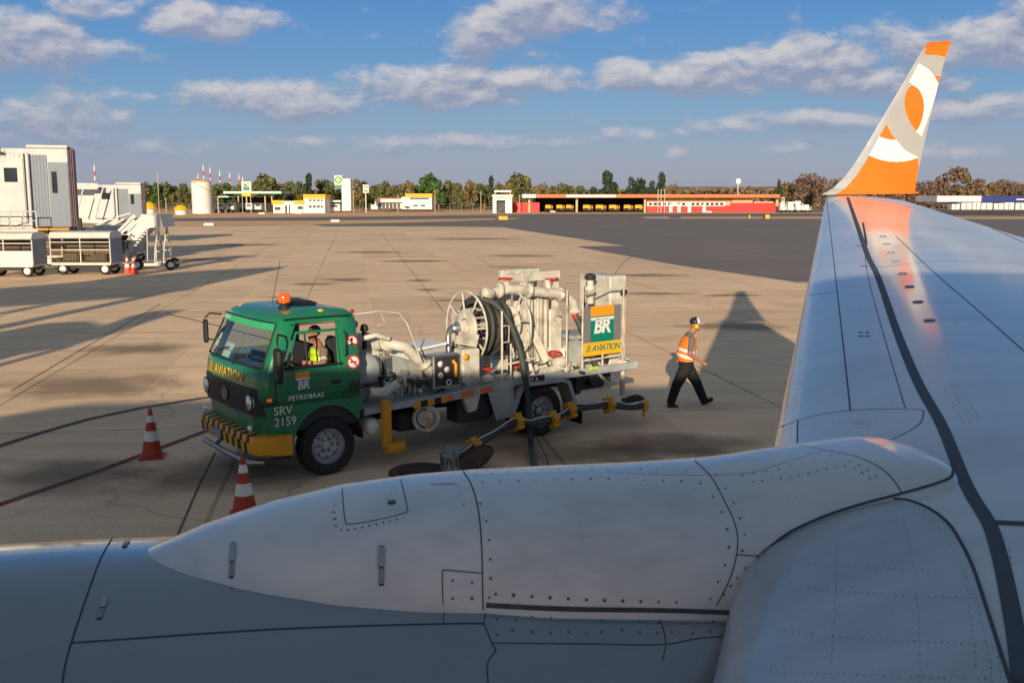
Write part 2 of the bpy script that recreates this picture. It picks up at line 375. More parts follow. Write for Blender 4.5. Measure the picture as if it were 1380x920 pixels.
    fin=node('ShaderNodeMix',data_type='RGBA'); L(math_('MULTIPLY',mr.outputs[0],math_('ADD',math_('MULTIPLY',fade,.35),.65)),fin.inputs[0]); L(mxs.outputs[2],fin.inputs[6]); L(cc.outputs[2],fin.inputs[7])
    L(fin.outputs[2],bg.inputs[0])
    w.cycles.sampling_method='MANUAL'; w.cycles.sample_map_resolution=256
build_world()
sd=bpy.data.lights.new('sun','SUN'); sd.energy=5; sd.angle=radians(.55); sd.color=(1,.83,.60)
so=bpy.data.objects.new('sun',sd); COL.objects.link(so)
dv=Vector((sin(SUN_AZ)*cos(SUN_EL),cos(SUN_AZ)*cos(SUN_EL),-sin(SUN_EL)))
so.rotation_euler=dv.to_track_quat('-Z','Y').to_euler(); so.location=(-20,-60,40)
cd=bpy.data.cameras.new('camera'); cam=bpy.data.objects.new('camera',cd); COL.objects.link(cam)
cam.location=(0,0,CAMH); cam.rotation_euler=(pi/2-PITCH,0,0); cd.sensor_width=36; cd.lens=FPX/1380*36; cd.clip_start=.05; cd.clip_end=12000
scene.camera=cam
scene.view_settings.view_transform='Standard'; scene.view_settings.look='None'; scene.view_settings.exposure=0
scene.cycles.max_bounces=6; scene.cycles.transparent_max_bounces=12

# ------------------------------------------------------------------ ground sheets
def ground_mat(name,base,slabs=False,streak=True,c2=None,rough=.85,dark=(.05,.045,.04),tint=None,stain=.32):
    m,nt,b=new_mat(name); N,L=nt.nodes.new,nt.links.new
    g=N('ShaderNodeNewGeometry')
    def noise_(scale,detail,sc=(1,1,1),rot=0,rough_=.55):
        mp=N('ShaderNodeMapping'); mp.inputs['Scale'].default_value=sc; mp.inputs['Rotation'].default_value=(0,0,rot); L(g.outputs['Position'],mp.inputs[0])
        n=N('ShaderNodeTexNoise'); n.inputs['Scale'].default_value=scale; n.inputs['Detail'].default_value=detail; n.inputs['Roughness'].default_value=rough_; L(mp.outputs[0],n.inputs['Vector']); return n.outputs['Fac']
    def mr(x,a,b_,c,d):
        r=N('ShaderNodeMapRange'); r.inputs[1].default_value=a; r.inputs[2].default_value=b_; r.inputs[3].default_value=c; r.inputs[4].default_value=d; L(x,r.inputs[0]); return r.outputs[0]
    def mix(f,a,b_,mode='MIX'):
        x=N('ShaderNodeMix'); x.data_type='RGBA'; x.blend_type=mode
        if isinstance(f,float): x.inputs[0].default_value=f
        else: L(f,x.inputs[0])
        for i,q in ((6,a),(7,b_)):
            if isinstance(q,tuple): x.inputs[i].default_value=(*q,1)
            else: L(q,x.inputs[i])
        return x.outputs[2]
    col=mix(mr(noise_(.09,6),.3,.7,0.,1.),base,c2 or tuple(c*.8 for c in base))
    col=mix(1.,col,mr(noise_(.7,8),.3,.7,.91,1.08),'MULTIPLY')
    col=mix(1.,col,mr(noise_(14,6,rough_=.7),.25,.75,.90,1.12),'MULTIPLY')
    if streak:                                            # long wheel-worn streaks along the apron lanes
        s=noise_(1.0,7,(.10,1.4,1),-TH,.6); col=mix(1.,col,mr(s,.35,.68,1.10,.88),'MULTIPLY')
        s2=noise_(.35,5,(.16,.7,1),radians(10),.6); col=mix(mr(s2,.66,.78,0.,stain),col,dark)
    if slabs:
        mp=N('ShaderNodeMapping'); mp.inputs['Rotation'].default_value=(0,0,-TH); mp.inputs['Location'].default_value=(1.9,1.6,0); L(g.outputs['Position'],mp.inputs[0])
        sx=N('ShaderNodeSeparateXYZ'); L(mp.outputs[0],sx.inputs[0])
        def line(o,per,w):
            a=N('ShaderNodeMath'); a.operation='PINGPONG'; a.inputs[1].default_value=per/2; L(o,a.inputs[0]); return mr(a.outputs[0],w*.4,w,1.,0.)
        wob=noise_(.25,4); 
        j=N('ShaderNodeMath'); j.operation='MAXIMUM'; L(line(sx.outputs[0],5.0,.045),j.inputs[0]); L(line(sx.outputs[1],6.5,.045),j.inputs[1])
        jj=N('ShaderNodeMath'); jj.operation='MULTIPLY'; L(j.outputs[0],jj.inputs[0]); L(mr(wob,.3,.65,.15,.85),jj.inputs[1])
        col=mix(jj.outputs[0],col,tuple(c*.33 for c in base))
        def fl(o,per):
            a=N('ShaderNodeMath'); a.operation='DIVIDE'; a.inputs[1].default_value=per; L(o,a.inputs[0]); b_=N('ShaderNodeMath'); b_.operation='ROUND'; L(a.outputs[0],b_.inputs[0]); return b_.outputs[0]
        ck=N('ShaderNodeTexVoronoi'); ck.feature='DISTANCE_TO_EDGE'; ck.inputs['Scale'].default_value=.11; dv_=N('ShaderNodeVectorMath'); dv_.operation='ADD'; nz2=N('ShaderNodeTexNoise'); nz2.inputs['Scale'].default_value=.9; nz2.inputs['Detail'].default_value=6; L(g.outputs['Position'],nz2.inputs['Vector']); L(g.outputs['Position'],dv_.inputs[0]); L(nz2.outputs['Color'],dv_.inputs[1]); L(dv_.outputs[0],ck.inputs['Vector'])
        col=mix(mr(ck.outputs['Distance'],.0012,.0035,.3,0.),col,tuple(c*.3 for c in base))
        sp=noise_(3.2,4,rough_=.75); col=mix(mr(sp,.70,.78,0.,.3),col,dark)
        cx=N('ShaderNodeCombineXYZ'); L(fl(sx.outputs[0],5.0),cx.inputs[0]); L(fl(sx.outputs[1],6.5),cx.inputs[1])
        wn=N('ShaderNodeTexWhiteNoise'); L(cx.outputs[0],wn.inputs['Vector']); col=mix(1.,col,mr(wn.outputs['Value'],0.,1.,.90,1.06),'MULTIPLY')
        v=N('ShaderNodeTexVoronoi'); v.inputs['Scale'].default_value=.33; L(g.outputs['Position'],v.inputs['Vector'])
        col=mix(mr(v.outputs['Distance'],.03,.25,.14,0.),col,dark)
    L(col,b.inputs['Base Color']); b.inputs['Roughness'].default_value=rough; b.inputs['Specular IOR Level'].default_value=.25
    bp=N('ShaderNodeBump'); bp.inputs['Strength'].default_value=.12; bp.inputs['Distance'].default_value=.01; L(noise_(22,7,rough_=.7),bp.inputs['Height']); L(bp.outputs[0],b.inputs['Normal'])
    return m
GM={'apron':ground_mat('apron_concrete',(1.0,.68,.41),slabs=True,c2=(.92,.65,.42)),
    'asphalt':ground_mat('asphalt',(.27,.23,.21),c2=(.22,.19,.175),stain=.3,dark=(.04,.038,.038)),
    'asphalt2':ground_mat('asphalt_taxiway',(.25,.21,.195),c2=(.21,.18,.17),streak=False),
    'grass':ground_mat('dry_grass',(.90,.54,.28),streak=False,c2=(.70,.43,.22)),
    'hill':ground_mat('hill_scrub_hazed',(.22,.20,.21),streak=False,c2=(.27,.22,.21))}  # distance haze is mixed into the mauve hill colour
def sheet(name,pts,z,mat,holes=None):
    mb=MB(); n=len(pts)
    mb.add([(p[0],p[1],z) for p in pts],[tuple(range(n))]); o=mb.build(name,mat); return tag(o,kind='structure')
sheet('ground',[(-7000,-3000),(7000,-3000),(7000,9000),(-7000,9000)],0,GM['grass'])
def gp(*q): return [tuple(G(x,y)[:2]) for x,y in q]
# apron concrete: reaches far left and to the asphalt boundary
sheet('apron',[(-400,-120),(260,-120),(260,60)]+gp((1072,380),(912,357),(775,332),(842,331),(716,312),(677,306),(600,305),(300,305.5),(0,304))+[(-400,133)],.004,GM['apron'])
sheet('taxi_lane',[(260,61)]+gp((1074,380.3),(912,357.3),(775,332.3),(842,331.3),(716,312.3),(677,306.3),(600,305.3),(440,305.2),(420,302.4),(560,299.8),(690,295.6),(708,292.8),(860,291.4),(872,294.6),(1100,295.0))+[(320,170)],.008,GM['asphalt'])
sheet('taxiway',gp((-200,298.6),(200,298.2),(430,297.4),(560,295.6),(690,294.0),(708,293.4),(860,292.2),(1100,291.8),(2000,291.8),(2000,287.6),(1100,287.6),(860,287.8),(690,289.0),(560,291.2),(430,292.4),(200,294.6),(-200,295)),.012,GM['asphalt2'])
sheet('service_apron',gp((735,286.2),(1110,286),(1900,286),(1900,283.2),(735,283.2)),.016,GM['asphalt2'])
# distant terrain
def hills():
    mb=MB(); vs=[];fs=[]; nx,ny=120,8
    for j in range(ny):
        for i in range(nx):
            x=-3600+7200*i/(nx-1); y=1500+j*320
            h=(30+22*noise.noise(Vector((x*.0011,y*.0012,3)))+6*noise.noise(Vector((x*.006,y*.006,1))))*sin(pi*min(1,(j+.0)/(ny-2))/2)*(.55+.45*min(1,max(0,(x+900)/1500)))
            vs.append((x,y,h if j else -1))
    for j in range(ny-1):
        for i in range(nx-1): a=j*nx+i; fs.append((a,a+1,a+nx+1,a+nx))
    mb.add(vs,fs,True); tag(mb.build('hills',GM['hill']),kind='structure')
hills()
# painted lines and stains on the apron
def ground_strip(name,pts,w,z,mat):
    mb=MB(); P=[G(*q) if not isinstance(q,Vector) else q for q in pts]; vs=[]
    for i,p in enumerate(P):
        t=(P[min(i+1,len(P)-1)]-P[max(i-1,0)]).normalized(); s=Vector((-t.y,t.x,0)); vs+=[p+s*w/2,p-s*w/2]
    for v in vs: v.z=z
    mb.add(vs,[(2*i,2*i+1,2*i+3,2*i+2) for i in range(len(P)-1)]); return tag(mb.build(name,mat),kind='structure')
M['redline']=paint('red_line_paint',(.30,.035,.045),.8,var=.35,scale=3,dirt=(.25,.2,.17),dirt_amt=.5)
M['oldline']=paint('old_dark_line',(.12,.075,.065),.8,var=.35,scale=3,dirt=(.3,.25,.2),dirt_amt=.5)
M['joint']=paint('joint_sealant',(.16,.13,.11),.9,var=.4,scale=5)
ground_strip('painted_line',[(-120,718),(0,680),(136,634),(272,583),(330,560)],.15,.0085,'redline')
ground_strip('painted_line',[(-100,630),(0,601),(60,582),(120,565),(190,550),(270,537),(300,534)],.17,.0085,'oldline')
ground_strip('painted_line',[(225,423),(260,431),(300,441),(380,462)],.09,.0085,'oldline')
ground_strip('joint_line',[(238,725),(252,692),(268,655),(290,610)],.03,.0088,'joint')
ground_strip('joint_line',[(15,527),(120,465),(216,410)],.035,.0088,'joint')
def stain_mat():
    m,nt,b=new_mat('oil_stain'); N,L=nt.nodes.new,nt.links.new; out=[n for n in nt.nodes if n.type=='OUTPUT_MATERIAL'][0]
    tc=N('ShaderNodeTexCoord'); ln=N('ShaderNodeVectorMath'); ln.operation='LENGTH'; L(tc.outputs['Object'],ln.inputs[0])
    g=N('ShaderNodeNewGeometry'); nz=N('ShaderNodeTexNoise'); nz.inputs['Scale'].default_value=1.1; nz.inputs['Detail'].default_value=7; L(g.outputs['Position'],nz.inputs['Vector'])
    a=N('ShaderNodeMath'); a.operation='MULTIPLY_ADD'; L(nz.outputs[0],a.inputs[0]); a.inputs[1].default_value=-1.1; L(ln.outputs['Value'],a.inputs[2])
    mr=N('ShaderNodeMapRange'); mr.inputs[1].default_value=.3; mr.inputs[2].default_value=-.25; mr.inputs[3].default_value=0; mr.inputs[4].default_value=.4; L(a.outputs[0],mr.inputs[0])
    tr=N('ShaderNodeBsdfTransparent'); mx=N('ShaderNodeMixShader'); L(mr.outputs[0],mx.inputs[0]); L(tr.outputs[0],mx.inputs[1]); L(b.outputs[0],mx.inputs[2]); L(mx.outputs[0],out.inputs[0])
    b.inputs['Base Color'].default_value=(.10,.075,.06,1); b.inputs['Roughness'].default_value=.7; return m
M['stain']=stain_mat()
def stain(px,py,rx,ry):
    c=G(px,py); mb=MB(); mb.disc((0,0,0),(0,0,1),1,24); o=mb.build('oil_stain',M['stain']); o.location=(c.x,c.y,.0098+.0004*(px%7)); o.scale=(rx*1.25,ry*1.25,1); tag(o,kind='structure')
for q in ((564,378,.7,.9),(580,391,.7,.8),(465,377,1.3,1.2),(420,383,1.2,.8),(870,371,2.6,1.2),(880,396,2.2,.7),(385,401,1.0,.5),(640,322,5,3),(500,340,3,1.6),(980,398,1.6,.6),(300,640,1.5,1.2),(770,610,2,1),(450,480,2,1.4),(120,520,2.2,1.6),(760,520,1.5,.8),(620,405,1.2,.6),(560,352,2.5,1.5),(330,330,4,2.5),(700,345,3,1.5),(180,470,1.6,1.2),(100,640,1.2,1.0),(900,600,1.6,1.0),(640,560,1.6,.8),(990,440,2,1.2),(690,360,1.5,.8),(250,350,2.5,2)): stain(*q)
# ------------------------------------------------------------------ the airliner this picture is taken from
plane=thing('airliner','white passenger jet in the foreground, its wing ending in an orange winglet','airliner',AC(-2,-1.75,0),TH)
def ax_pt(a,o,z): return AC(a,o,z)
def skin_grid(fn,us,vs_,mb,smooth=True,mi=None,flip=False):
    P=[fn(u,v) for v in vs_ for u in us]; n=len(us); F=[]
    for j in range(len(vs_)-1):
        for i in range(n-1):
            q=(j*n+i,j*n+i+1,(j+1)*n+i+1,(j+1)*n+i); F.append(q[::-1] if flip else q)
    mb.add(P,F,smooth,mi)
SW=tan(radians(27.2))
def interp(tab,x):
    if x<=tab[0][0]: return tab[0][1]
    for (a,b),(c,d) in zip(tab,tab[1:]):
        if x<=c: return b+(d-b)*(x-a)/(c-a)
    return tab[-1][1]
def a_le(o): return 7.62-(15.4-o)*SW
def z_le(o): return 4.0-(15.4-o)*.1045
def a_te(o): return interp([(0,8.1),(4,8.05),(11.4,8.28),(15.4,9.0)],o)
def yt(c,t=.12): return 5*t*(.2969*sqrt(max(c,0))-.126*c-.3516*c*c+.2843*c**3-.1036*c**4)
def tk(o): return interp([(0,.13),(3.5,.125),(6,.115),(15.4,.10)],o)
def wing_pt(c,o,up=True):
    ch=a_te(o)-a_le(o); z=z_le(o)-.018*c*ch
    return AC(a_le(o)+c*ch,o,z+(yt(c,tk(o)) if up else -.62*yt(c,tk(o)))*ch)
cs=[(.5-.5*cos(pi*i/46))for i in range(47)]
def build_wing(o0,o1,n,name,mats):
    mb=MB(); os_=[o0+(o1-o0)*i/n for i in range(n+1)]
    loopc=[(c,False) for c in reversed(cs)]+[(c,True) for c in cs[1:]]
    P=[wing_pt(c,o,u) for o in os_ for c,u in loopc]; k=len(loopc); F=[]
    for j in range(n):
        for i in range(k-1): F.append((j*k+i,(j+1)*k+i,(j+1)*k+i+1,j*k+i+1))
    mb.add(P,F,True)
    mb.add([wing_pt(c,o1,u) for c,u in loopc],[tuple(range(k))],False)
    return mb
wing_mb=build_wing(-1.2,15.42,60,'wing',None)
wing_bvh=BVHTree.FromPolygons([tuple(v) for v in wing_mb.v],wing_mb.f)
# pylon fairing: low dome on the nacelle that runs aft over the wing leading edge
OC=3.42
def py_top(a): return interp([(-.80,2.80),(-.74,2.835),(-.55,2.905),(-.3,2.975),(-.06,3.02),(.2,3.043),(.44,3.052),(.99,3.056),(1.3,3.066),(1.55,3.085),(1.8,3.098),(1.95,3.106),(2.05,3.10),(2.12,3.085),(2.152,3.055)],a)
def py_w(a): return interp([(-.80,.0),(-.785,.10),(-.74,.19),(-.62,.29),(-.4,.38),(-.1,.44),(.2,.47),(.6,.475),(.9,.455),(1.3,.43),(1.6,.43),(1.8,.44)],a)*(1 if a<1.8 else sqrt(max(.0004,1-((a-1.8)/.352)**5)))
def py_oc(a): return OC+interp([(0,0),(1.6,0),(2.4,-.06)],a)
def py_pt(a,t):
    t_=t*pi; w=py_w(a); zb=2.5
    c,s=cos(t_),sin(t_)
    e=interp([(1.4,.8),(2.1,.42)],a)
    return AC(a,py_oc(a)-w*(abs(c)**e)*(1 if c>0 else -1),zb+(py_top(a)-zb)*(max(s,0)**e))
pa=[-.80+2.951*sin(pi/2*i/110) for i in range(111)]
py_mb=MB()
us=[i/28 for i in range(29)]
def smooth_interp_surface():
    skin_grid(lambda t,a:py_pt(a,t),us,pa,py_mb,flip=True)
smooth_interp_surface()
# wing root bulb that rises behind the leading edge where pylon and wing meet
# nacelle: body of revolution, axis along the aircraft
def nac_r(a): return interp([(-3.4,1.0),(-3.3,1.10),(-3.0,1.18),(-2.4,1.24),(-1.6,1.255),(-1.0,1.26),(-.4,1.25),(.4,1.21),(1.2,1.12),(1.9,.98)],a)
NZ,NO=1.59,3.36
def nac_pt(t,a):
    return AC(a,NO+nac_r(a)*cos(t),NZ+nac_r(a)*sin(t))
nac_mb=MB(); na=[-3.4+5.3*i/70 for i in range(71)]; nt_=[2*pi*i/72 for i in range(73)]
skin_grid(nac_pt,nt_,na,nac_mb,flip=False)
# projection helpers: marks are laid ON the real surfaces
def resample(px,step=7):
    out=[]
    for (x0,y0),(x1,y1) in zip(px,px[1:]):
        n=max(1,int(hypot(x1-x0,y1-y0)/step))
        out+=[(x0+(x1-x0)*i/n,y0+(y1-y0)*i/n) for i in range(n)]
    return out+[px[-1]]
ORG=Vector((0,0,CAMH))
def hit(bvh,x,y):
    d=ray(x,y).normalized(); r=bvh.ray_cast(ORG,d)
    if r[0] is None: return None
    n=r[1] if r[1].dot(d)<0 else -r[1]
    return r[0],n
def mark(mb,bvh,px,w,mi,off=.0022,step=7,w1=None):
    if mi==1: w*=.52
    px=smooth_px(px) if len(px)>2 else px
    H=[hit(bvh,*q) for q in resample(px,step)]
    runs=[];cur=[]
    for h in H:
        if h is None or (cur and (h[0]-cur[-1][0]).length>.6+.02*h[0].length**1.6):
            if len(cur)>1: runs.append(cur)
            cur=[] if h is None else [h]
        else: cur.append(h)
    if len(cur)>1: runs.append(cur)
    for R in runs:
        vs=[];n=len(R)
        for i,(p,nn) in enumerate(R):
            t=(R[min(i+1,n-1)][0]-R[max(i-1,0)][0])
            if t.length<1e-7: t=Vector((1,0,0))
            s=nn.cross(t).normalized(); ww=w if w1 is None else w+(w1-w)*i/(n-1)
            vs+=[p+s*ww/2+nn*off,p-s*ww/2+nn*off]
        mb.add(vs,[(2*i,2*i+1,2*i+3,2*i+2) for i in range(n-1)],True,mi)
def smooth_px(p):
    out=[]
    for i in range(len(p)-1):
        p0=p[max(i-1,0)];p1=p[i];p2=p[i+1];p3=p[min(i+2,len(p)-1)]
        for k in range(6):
            t=k/6; out.append(tuple(.5*(2*b+(c-a)*t+(2*a-5*b+4*c-d)*t*t+(3*b-a-3*c+d)*t**3) for a,b,c,d in zip(p0,p1,p2,p3)))
    return out+[p[-1]]
def rivets(mb,bvh,px,step,r,mi,off=.0026,jit=.0):
    px=smooth_px(px) if len(px)>2 else px
    acc=0;last=None
    for q in resample(px,1.0):
        if last is not None: acc+=hypot(q[0]-last[0],q[1]-last[1])
        last=q
        if acc>=step or acc==0:
            acc=0.0001
            h=hit(bvh,q[0]+random.uniform(-jit,jit),q[1]+random.uniform(-jit,jit))
            if h and random.random()>.04: mb.disc(h[0]+h[1]*off,h[1],r*random.uniform(.8,1.15),7,mi)
def patch(mb,bvh,poly,mi,off=.0018):
    H=[hit(bvh,*q) for q in poly]
    if any(h is None for h in H): return
    mb.add([h[0]+h[1]*off for h in H],[tuple(range(len(H)))],False,mi)
# --- wing with slats, sealant strip, seams
marks=MB()
S=lambda px,w=.008,mi=1,**k: mark(wing_mb,wing_bvh,px,w,mi,**k)
S([(1113.5,262),(1119,310),(1127,381),(1137,470),(1146,553)],.014)
S([(1165,332),(1170,374),(1192,455),(1220,550)],.008)
S([(1141,262),(1154,300),(1170,346),(1184,375),(1210,450),(1238,517),(1270,575),(1303,655),(1333,706),(1346,745),(1356,787),(1370,861),(1377,921)],.046,3,off=.004,w1=.044)
S([(1070,406),(1095,397),(1129,393)],.012)
S([(1181,361),(1230,355),(1281,352),(1380,355)],.012)
S([(1207,318),(1262,370),(1320,420),(1380,473)],.012)
S([(1229,266),(1300,292),(1380,327)],.03,off=.004)
S([(1236,407),(1300,405)],.008); S([(1250,432),(1330,430)],.006); S([(1300,372),(1380,372)],.007)
S([(1046,578),(1090,562),(1146,553),(1220,551),(1245,553)],.010)
S([(1245,553),(1240,570),(1215,586),(1185,596),(1120,607),(1076,600)],.008)
S([(1075,565),(1074.5,598)],.009)
S([(1336,704),(1381,706)],.028,3,off=.0045)
S([(1163,300),(1168,330)],.022,4); 
for x,y in((1158,331),(1164,358)): S([(x-5,y),(x+6,y+1)],.02,4,step=3)
for x,y in ((1190,319),(1195,329),(1201,341),(1208,353),(1216.5,369),(1225.7,386.5),(1237,407),(1252.6,432)):
    h=hit(wing_bvh,x,y)
    if h:
        n=h[1]; u=AC(1,0)-n*AC(1,0).dot(n); u.normalize(); w=n.cross(u)
        wing_mb.add([h[0]+u*.038*cos(2*pi*i/14)+w*.024*sin(2*pi*i/14)+n*(.008 if k else .001) for k in (0,1) for i in range(14)],[tuple(range(14,28))]+[(i,(i+1)%14,14+(i+1)%14,14+i) for i in range(14)],False,6)
S([(1100,690),(1140,676),(1185,664),(1215,655),(1250,650),(1278,641),(1284,625)],.010)
R=lambda px,step=5,r=.0035: rivets(wing_mb,wing_bvh,px,step,r,2)
for k in range(2): R([(1271+k*9,520),(1300+k*9,572)],4.5,.004); R([(1283+k*8,515),(1312+k*8,566)],4.5,.004)
R([(1050,582),(1100,571),(1235,566)],7); R([(1082,600),(1150,595),(1225,575)],8)
R([(1122,408),(1132,470),(1140,545)],8,.003); R([(1155,400),(1182,480),(1203,545)],9,.003)
R([(1075,420),(1118,411)],5,.003); R([(1090,480),(1125,470)],5,.003); R([(1068,520),(1090,514)],4,.003)
R([(1360,735),(1366,800)],8,.003); R([(1352,735),(1360,790)],8,.003)
for x,y in((1160,451),(1169,451)):
    S([(x-3,y-3),(x+3,y-3),(x+3,y+3),(x-3,y+3),(x-3,y-3)][:2],.02,4,step=2); S([(x-3,y+2),(x+3,y+2)],.02,4,step=2)
patch(wing_mb,wing_bvh,[(1148,560),(1160,557),(1176,566),(1172,574),(1152,578)],5)
# inboard leading edge panel: its own metal skin, seams and rivet lines
IB=[(1376,925),(1357,830),(1322,760),(1287,700),(1245,672),(1185,664)]
wing=wing_mb.build('wing',['wing_grey','seam','rivet','walk','dark','worn','plate'],plane,world=True)
# the inboard panel is a thin skin raised 6 mm over the wing between the body and the pylon
def inb_pt(c,o,up=True,off=.012):
    p=wing_pt(c,o,up); return p
def c_edge(o): return sum(c_edge0(min(3.2,o+d*.02)) for d in range(-5,6))/11
def c_edge0(o): return interp([(0,.098),(1.9,.102),(2.5,.105),(2.8,.102),(3.0,.090),(3.1,.078),(3.16,.062),(3.2,.035)],o)
ib=MB(); osn=[-.2+3.4*i/60 for i in range(61)]; nC=26
P=[];F=[]
for o in osn:
    ce=c_edge(o)
    for k in range(nC+1):
        t=k/nC
        if t<.35: c=.06*(1-t/.35)**2; up=False
        else: c=ce*((t-.35)/.65)**1.8; up=True
        ch=a_te(o)-a_le(o); p=wing_pt(c,o,up)
        bul=.020*(1-.75*t)
        dz=bul if up else -bul*.3
        P.append(p+AC(-.045*(1-t),0,0)+Vector((0,0,dz*min(1,(3.2-o)/.2)+.004)))
for j in range(60):
    for k in range(nC): a=j*(nC+1)+k; F.append((a,a+nC+1,a+nC+2,a+1))
ib.add(P,F,True); ib_bvh=BVHTree.FromPolygons([tuple(v) for v in ib.v],ib.f)
for px in ([(1200,668),(1240,676),(1283,715),(1318,775),(1340,840),(1350,920)],[(1190,675),(1238,688),(1275,725),(1308,790),(1328,860),(1338,920)],[(1160,680),(1120,700),(1075,740),(1060,780)],[(1130,700),(1126,800),(1120,900)],[(1216,690),(1235,790),(1240,920)],[(1080,790),(1200,802),(1320,805)],[(1050,850),(1180,862),(1330,868)],[(1030,905),(1340,915)],[(1300,770),(1316,905)],[(1090,760),(1275,770)]):
    rivets(ib,ib_bvh,px,8.5,.0023,1,jit=.7)
seal_=MB(); e1=[P[60*(nC+1)+k] for k in range(int(nC*.3),nC+1)]; e2=[P[j*(nC+1)+nC] for j in range(60,-1,-1)]
seal_.tube(e1+e2[1:],.0055,6); seal_.build('panel_seal','seam',plane,world=True)
ib.build('leading_edge_panel',['inboard','rivet'],plane,world=True)
# --- nacelle and pylon seams
nac_bvh=BVHTree.FromPolygons([tuple(v) for v in nac_mb.v],nac_mb.f)
Nn=lambda px,w=.008,mi=1,**k: mark(nac_mb,nac_bvh,px,w,mi,**k)
Nn([(152,724),(136,752),(118,800),(96,866),(88,895),(84,921)],.010)
Nn([(95,866),(180,860),(250,855),(400,846),(600,840),(652,840)],.009)
Nn([(652,840),(664,868),(668,876),(657,893),(658,921)],.007)
Nn([(652,840),(655,822)],.007)
Nn([(597,815),(598,838)],.006)
Nn([(664,866),(780,867),(890,868),(940,860),(1000,855)],.006)
Nn([(885,828),(893,845),(897,866),(893,890)],.006)
for px in ([(668,852),(990,850)],[(668,832),(880,836),(990,834)]): rivets(nac_mb,nac_bvh,px,24,.0042,2,jit=3)
def latch(mb,bvh,x,y,L_,ang,w=.020):
    dx,dy=L_/2*sin(ang),L_/2*cos(ang)
    mark(mb,bvh,[(x-dx,y-dy),(x+dx,y+dy)],w*1.35,1,off=.003,step=3)
    mark(mb,bvh,[(x-dx*.93,y-dy*.93),(x+dx*.05,y+dy*.05)],w,3,off=.0045,step=3)
    mark(mb,bvh,[(x+dx*.15,y+dy*.15),(x+dx*.9,y+dy*.9)],w*.8,4,off=.0045,step=3)
latch(nac_mb,nac_bvh,138,818,34,-.28); latch(nac_mb,nac_bvh,170,732,12,-.5)
nac_mb.build('engine_nacelle',['nacelle','seam','rivet','latch','plate'],plane,world=True)
inl=MB(); inl.lathe([(.80,.25),(.82,.05),(.88,-.06),(.95,-.03),(.965,.05)],AC(-3.4,NO,NZ),AC(1,0),48); inl.build('engine_inlet_lip','steel',plane,world=True)
fan=MB(); fan.disc(AC(-3.1,NO,NZ),AC(-1,0),.86,36); fan.lathe([(.001,-.25),(.12,-.12),(.2,0)],AC(-3.1,NO,NZ),AC(1,0),20); fan.build('fan','dark',plane,world=True)
py_bvh=BVHTree.FromPolygons([tuple(v) for v in py_mb.v],py_mb.f)
Pp=lambda px,w=.006,mi=1,**k: mark(py_mb,py_bvh,px,w,mi,**k)
Pp([(622,632),(636,655),(645,690),(649,735),(650,775),(651,822)],.008)
Pp([(936,620),(958,642),(975,672),(990,705),(994,735),(985,775),(965,816)],.007)
Pp([(992,747),(1042,750)],.006)
Pp([(461,658),(465,700),(472,706),(510,700),(545,691),(549,685),(540,646)],.006)
Pp([(597,815),(596,772),(600,768),(625,770),(650,772)],.006)
Pp([(1076,600),(1110,606),(1160,617),(1195,637),(1216,664)],.007)
Pp([(640,640),(800,636),(900,640),(1000,638),(1060,622),(1110,607)],.0035)
Pp([(655,815),(760,820),(900,822),(1010,826)],.030)
Pp([(1064,716),(1040,738),(1030,770),(1022,800)],.006)
PR=lambda px,step=24,r=.0045,j=0.: rivets(py_mb,py_bvh,px,step,r,2,jit=j)
PR([(650,650),(800,645),(900,648),(940,647)]); PR([(640,640),(740,633),(925,632)],22)
PR([(636,655),(655,700),(661,760),(659,810)],25); PR([(668,800),(800,808),(960,812)],24,.0055)
PR([(925,635),(960,668),(978,705),(980,750),(955,810)],24); PR([(965,640),(990,680),(1003,720),(1000,742)],22)
PR([(1000,640),(1060,630),(1105,618)],16,.0035); PR([(1015,650),(1080,640),(1140,628),(1180,650)],12,.0035)
PR([(1120,614),(1160,628),(1190,650)],13,.004); PR([(1005,765),(1035,770)],14,.004); PR([(975,800),(1000,770)],14,.004)
PR([(448,690),(456,713),(480,712),(548,697)],9,.0035); PR([(450,672),(452,700)],9,.0035); PR([(520,672),(540,660)],9,.003)
PR([(610,782),(640,785)],26,.0045); PR([(610,806),(640,806)],26,.0045); PR([(612,640),(625,680)],14,.003)
patch(py_mb,py_bvh,[(1060,660),(1080,640),(1120,626),(1145,634),(1140,655),(1100,668),(1085,672),(1062,672)],5,.0016)
h=hit(py_bvh,528,677)
if h: py_mb.disc(h[0]+h[1]*.004,h[1],.014,14,1); py_mb.disc(h[0]+h[1]*.006,h[1],.006,8,3)
latch(py_mb,py_bvh,313,755,48,-.04,.022); latch(py_mb,py_bvh,514,762,54,0,.022)
Pp([(580,653),(614,652)],.010,1,off=.003); Pp([(586,653),(608,652)],.005,3,off=.004,step=3)
py_mb.build('pylon_fairing',['ac_white','seam','rivet','latch','plate','worn'],plane,world=True)
# slat cut-outs and pylon skirt: dark gap under the pylon
duct=MB(); duct.tube([AC(.55,2.66,2.47),AC(.8,2.62,2.49),AC(1.05,2.60,2.50),AC(1.3,2.62,2.44)],[.012,.03,.035,.02],10); duct.build('nacelle_strake','dark',plane,world=True)
cv=[];cf=[]
for q in (wing_mb,py_mb,ib): cf+=[[i+len(cv) for i in f] for f in q.f]; cv+=[tuple(v) for v in q.v]
all_bvh=BVHTree.FromPolygons(cv,cf); fs_mb=MB()
mark(fs_mb,all_bvh,[(1020,752),(1038,736),(1064,717),(1095,702),(1123,691),(1165,678),(1207,667),(1250,655),(1278,645),(1284,636),(1282,622)],.009,0,off=.004,step=4)
fs_mb.build('fairing_seal','seam',plane,world=True)
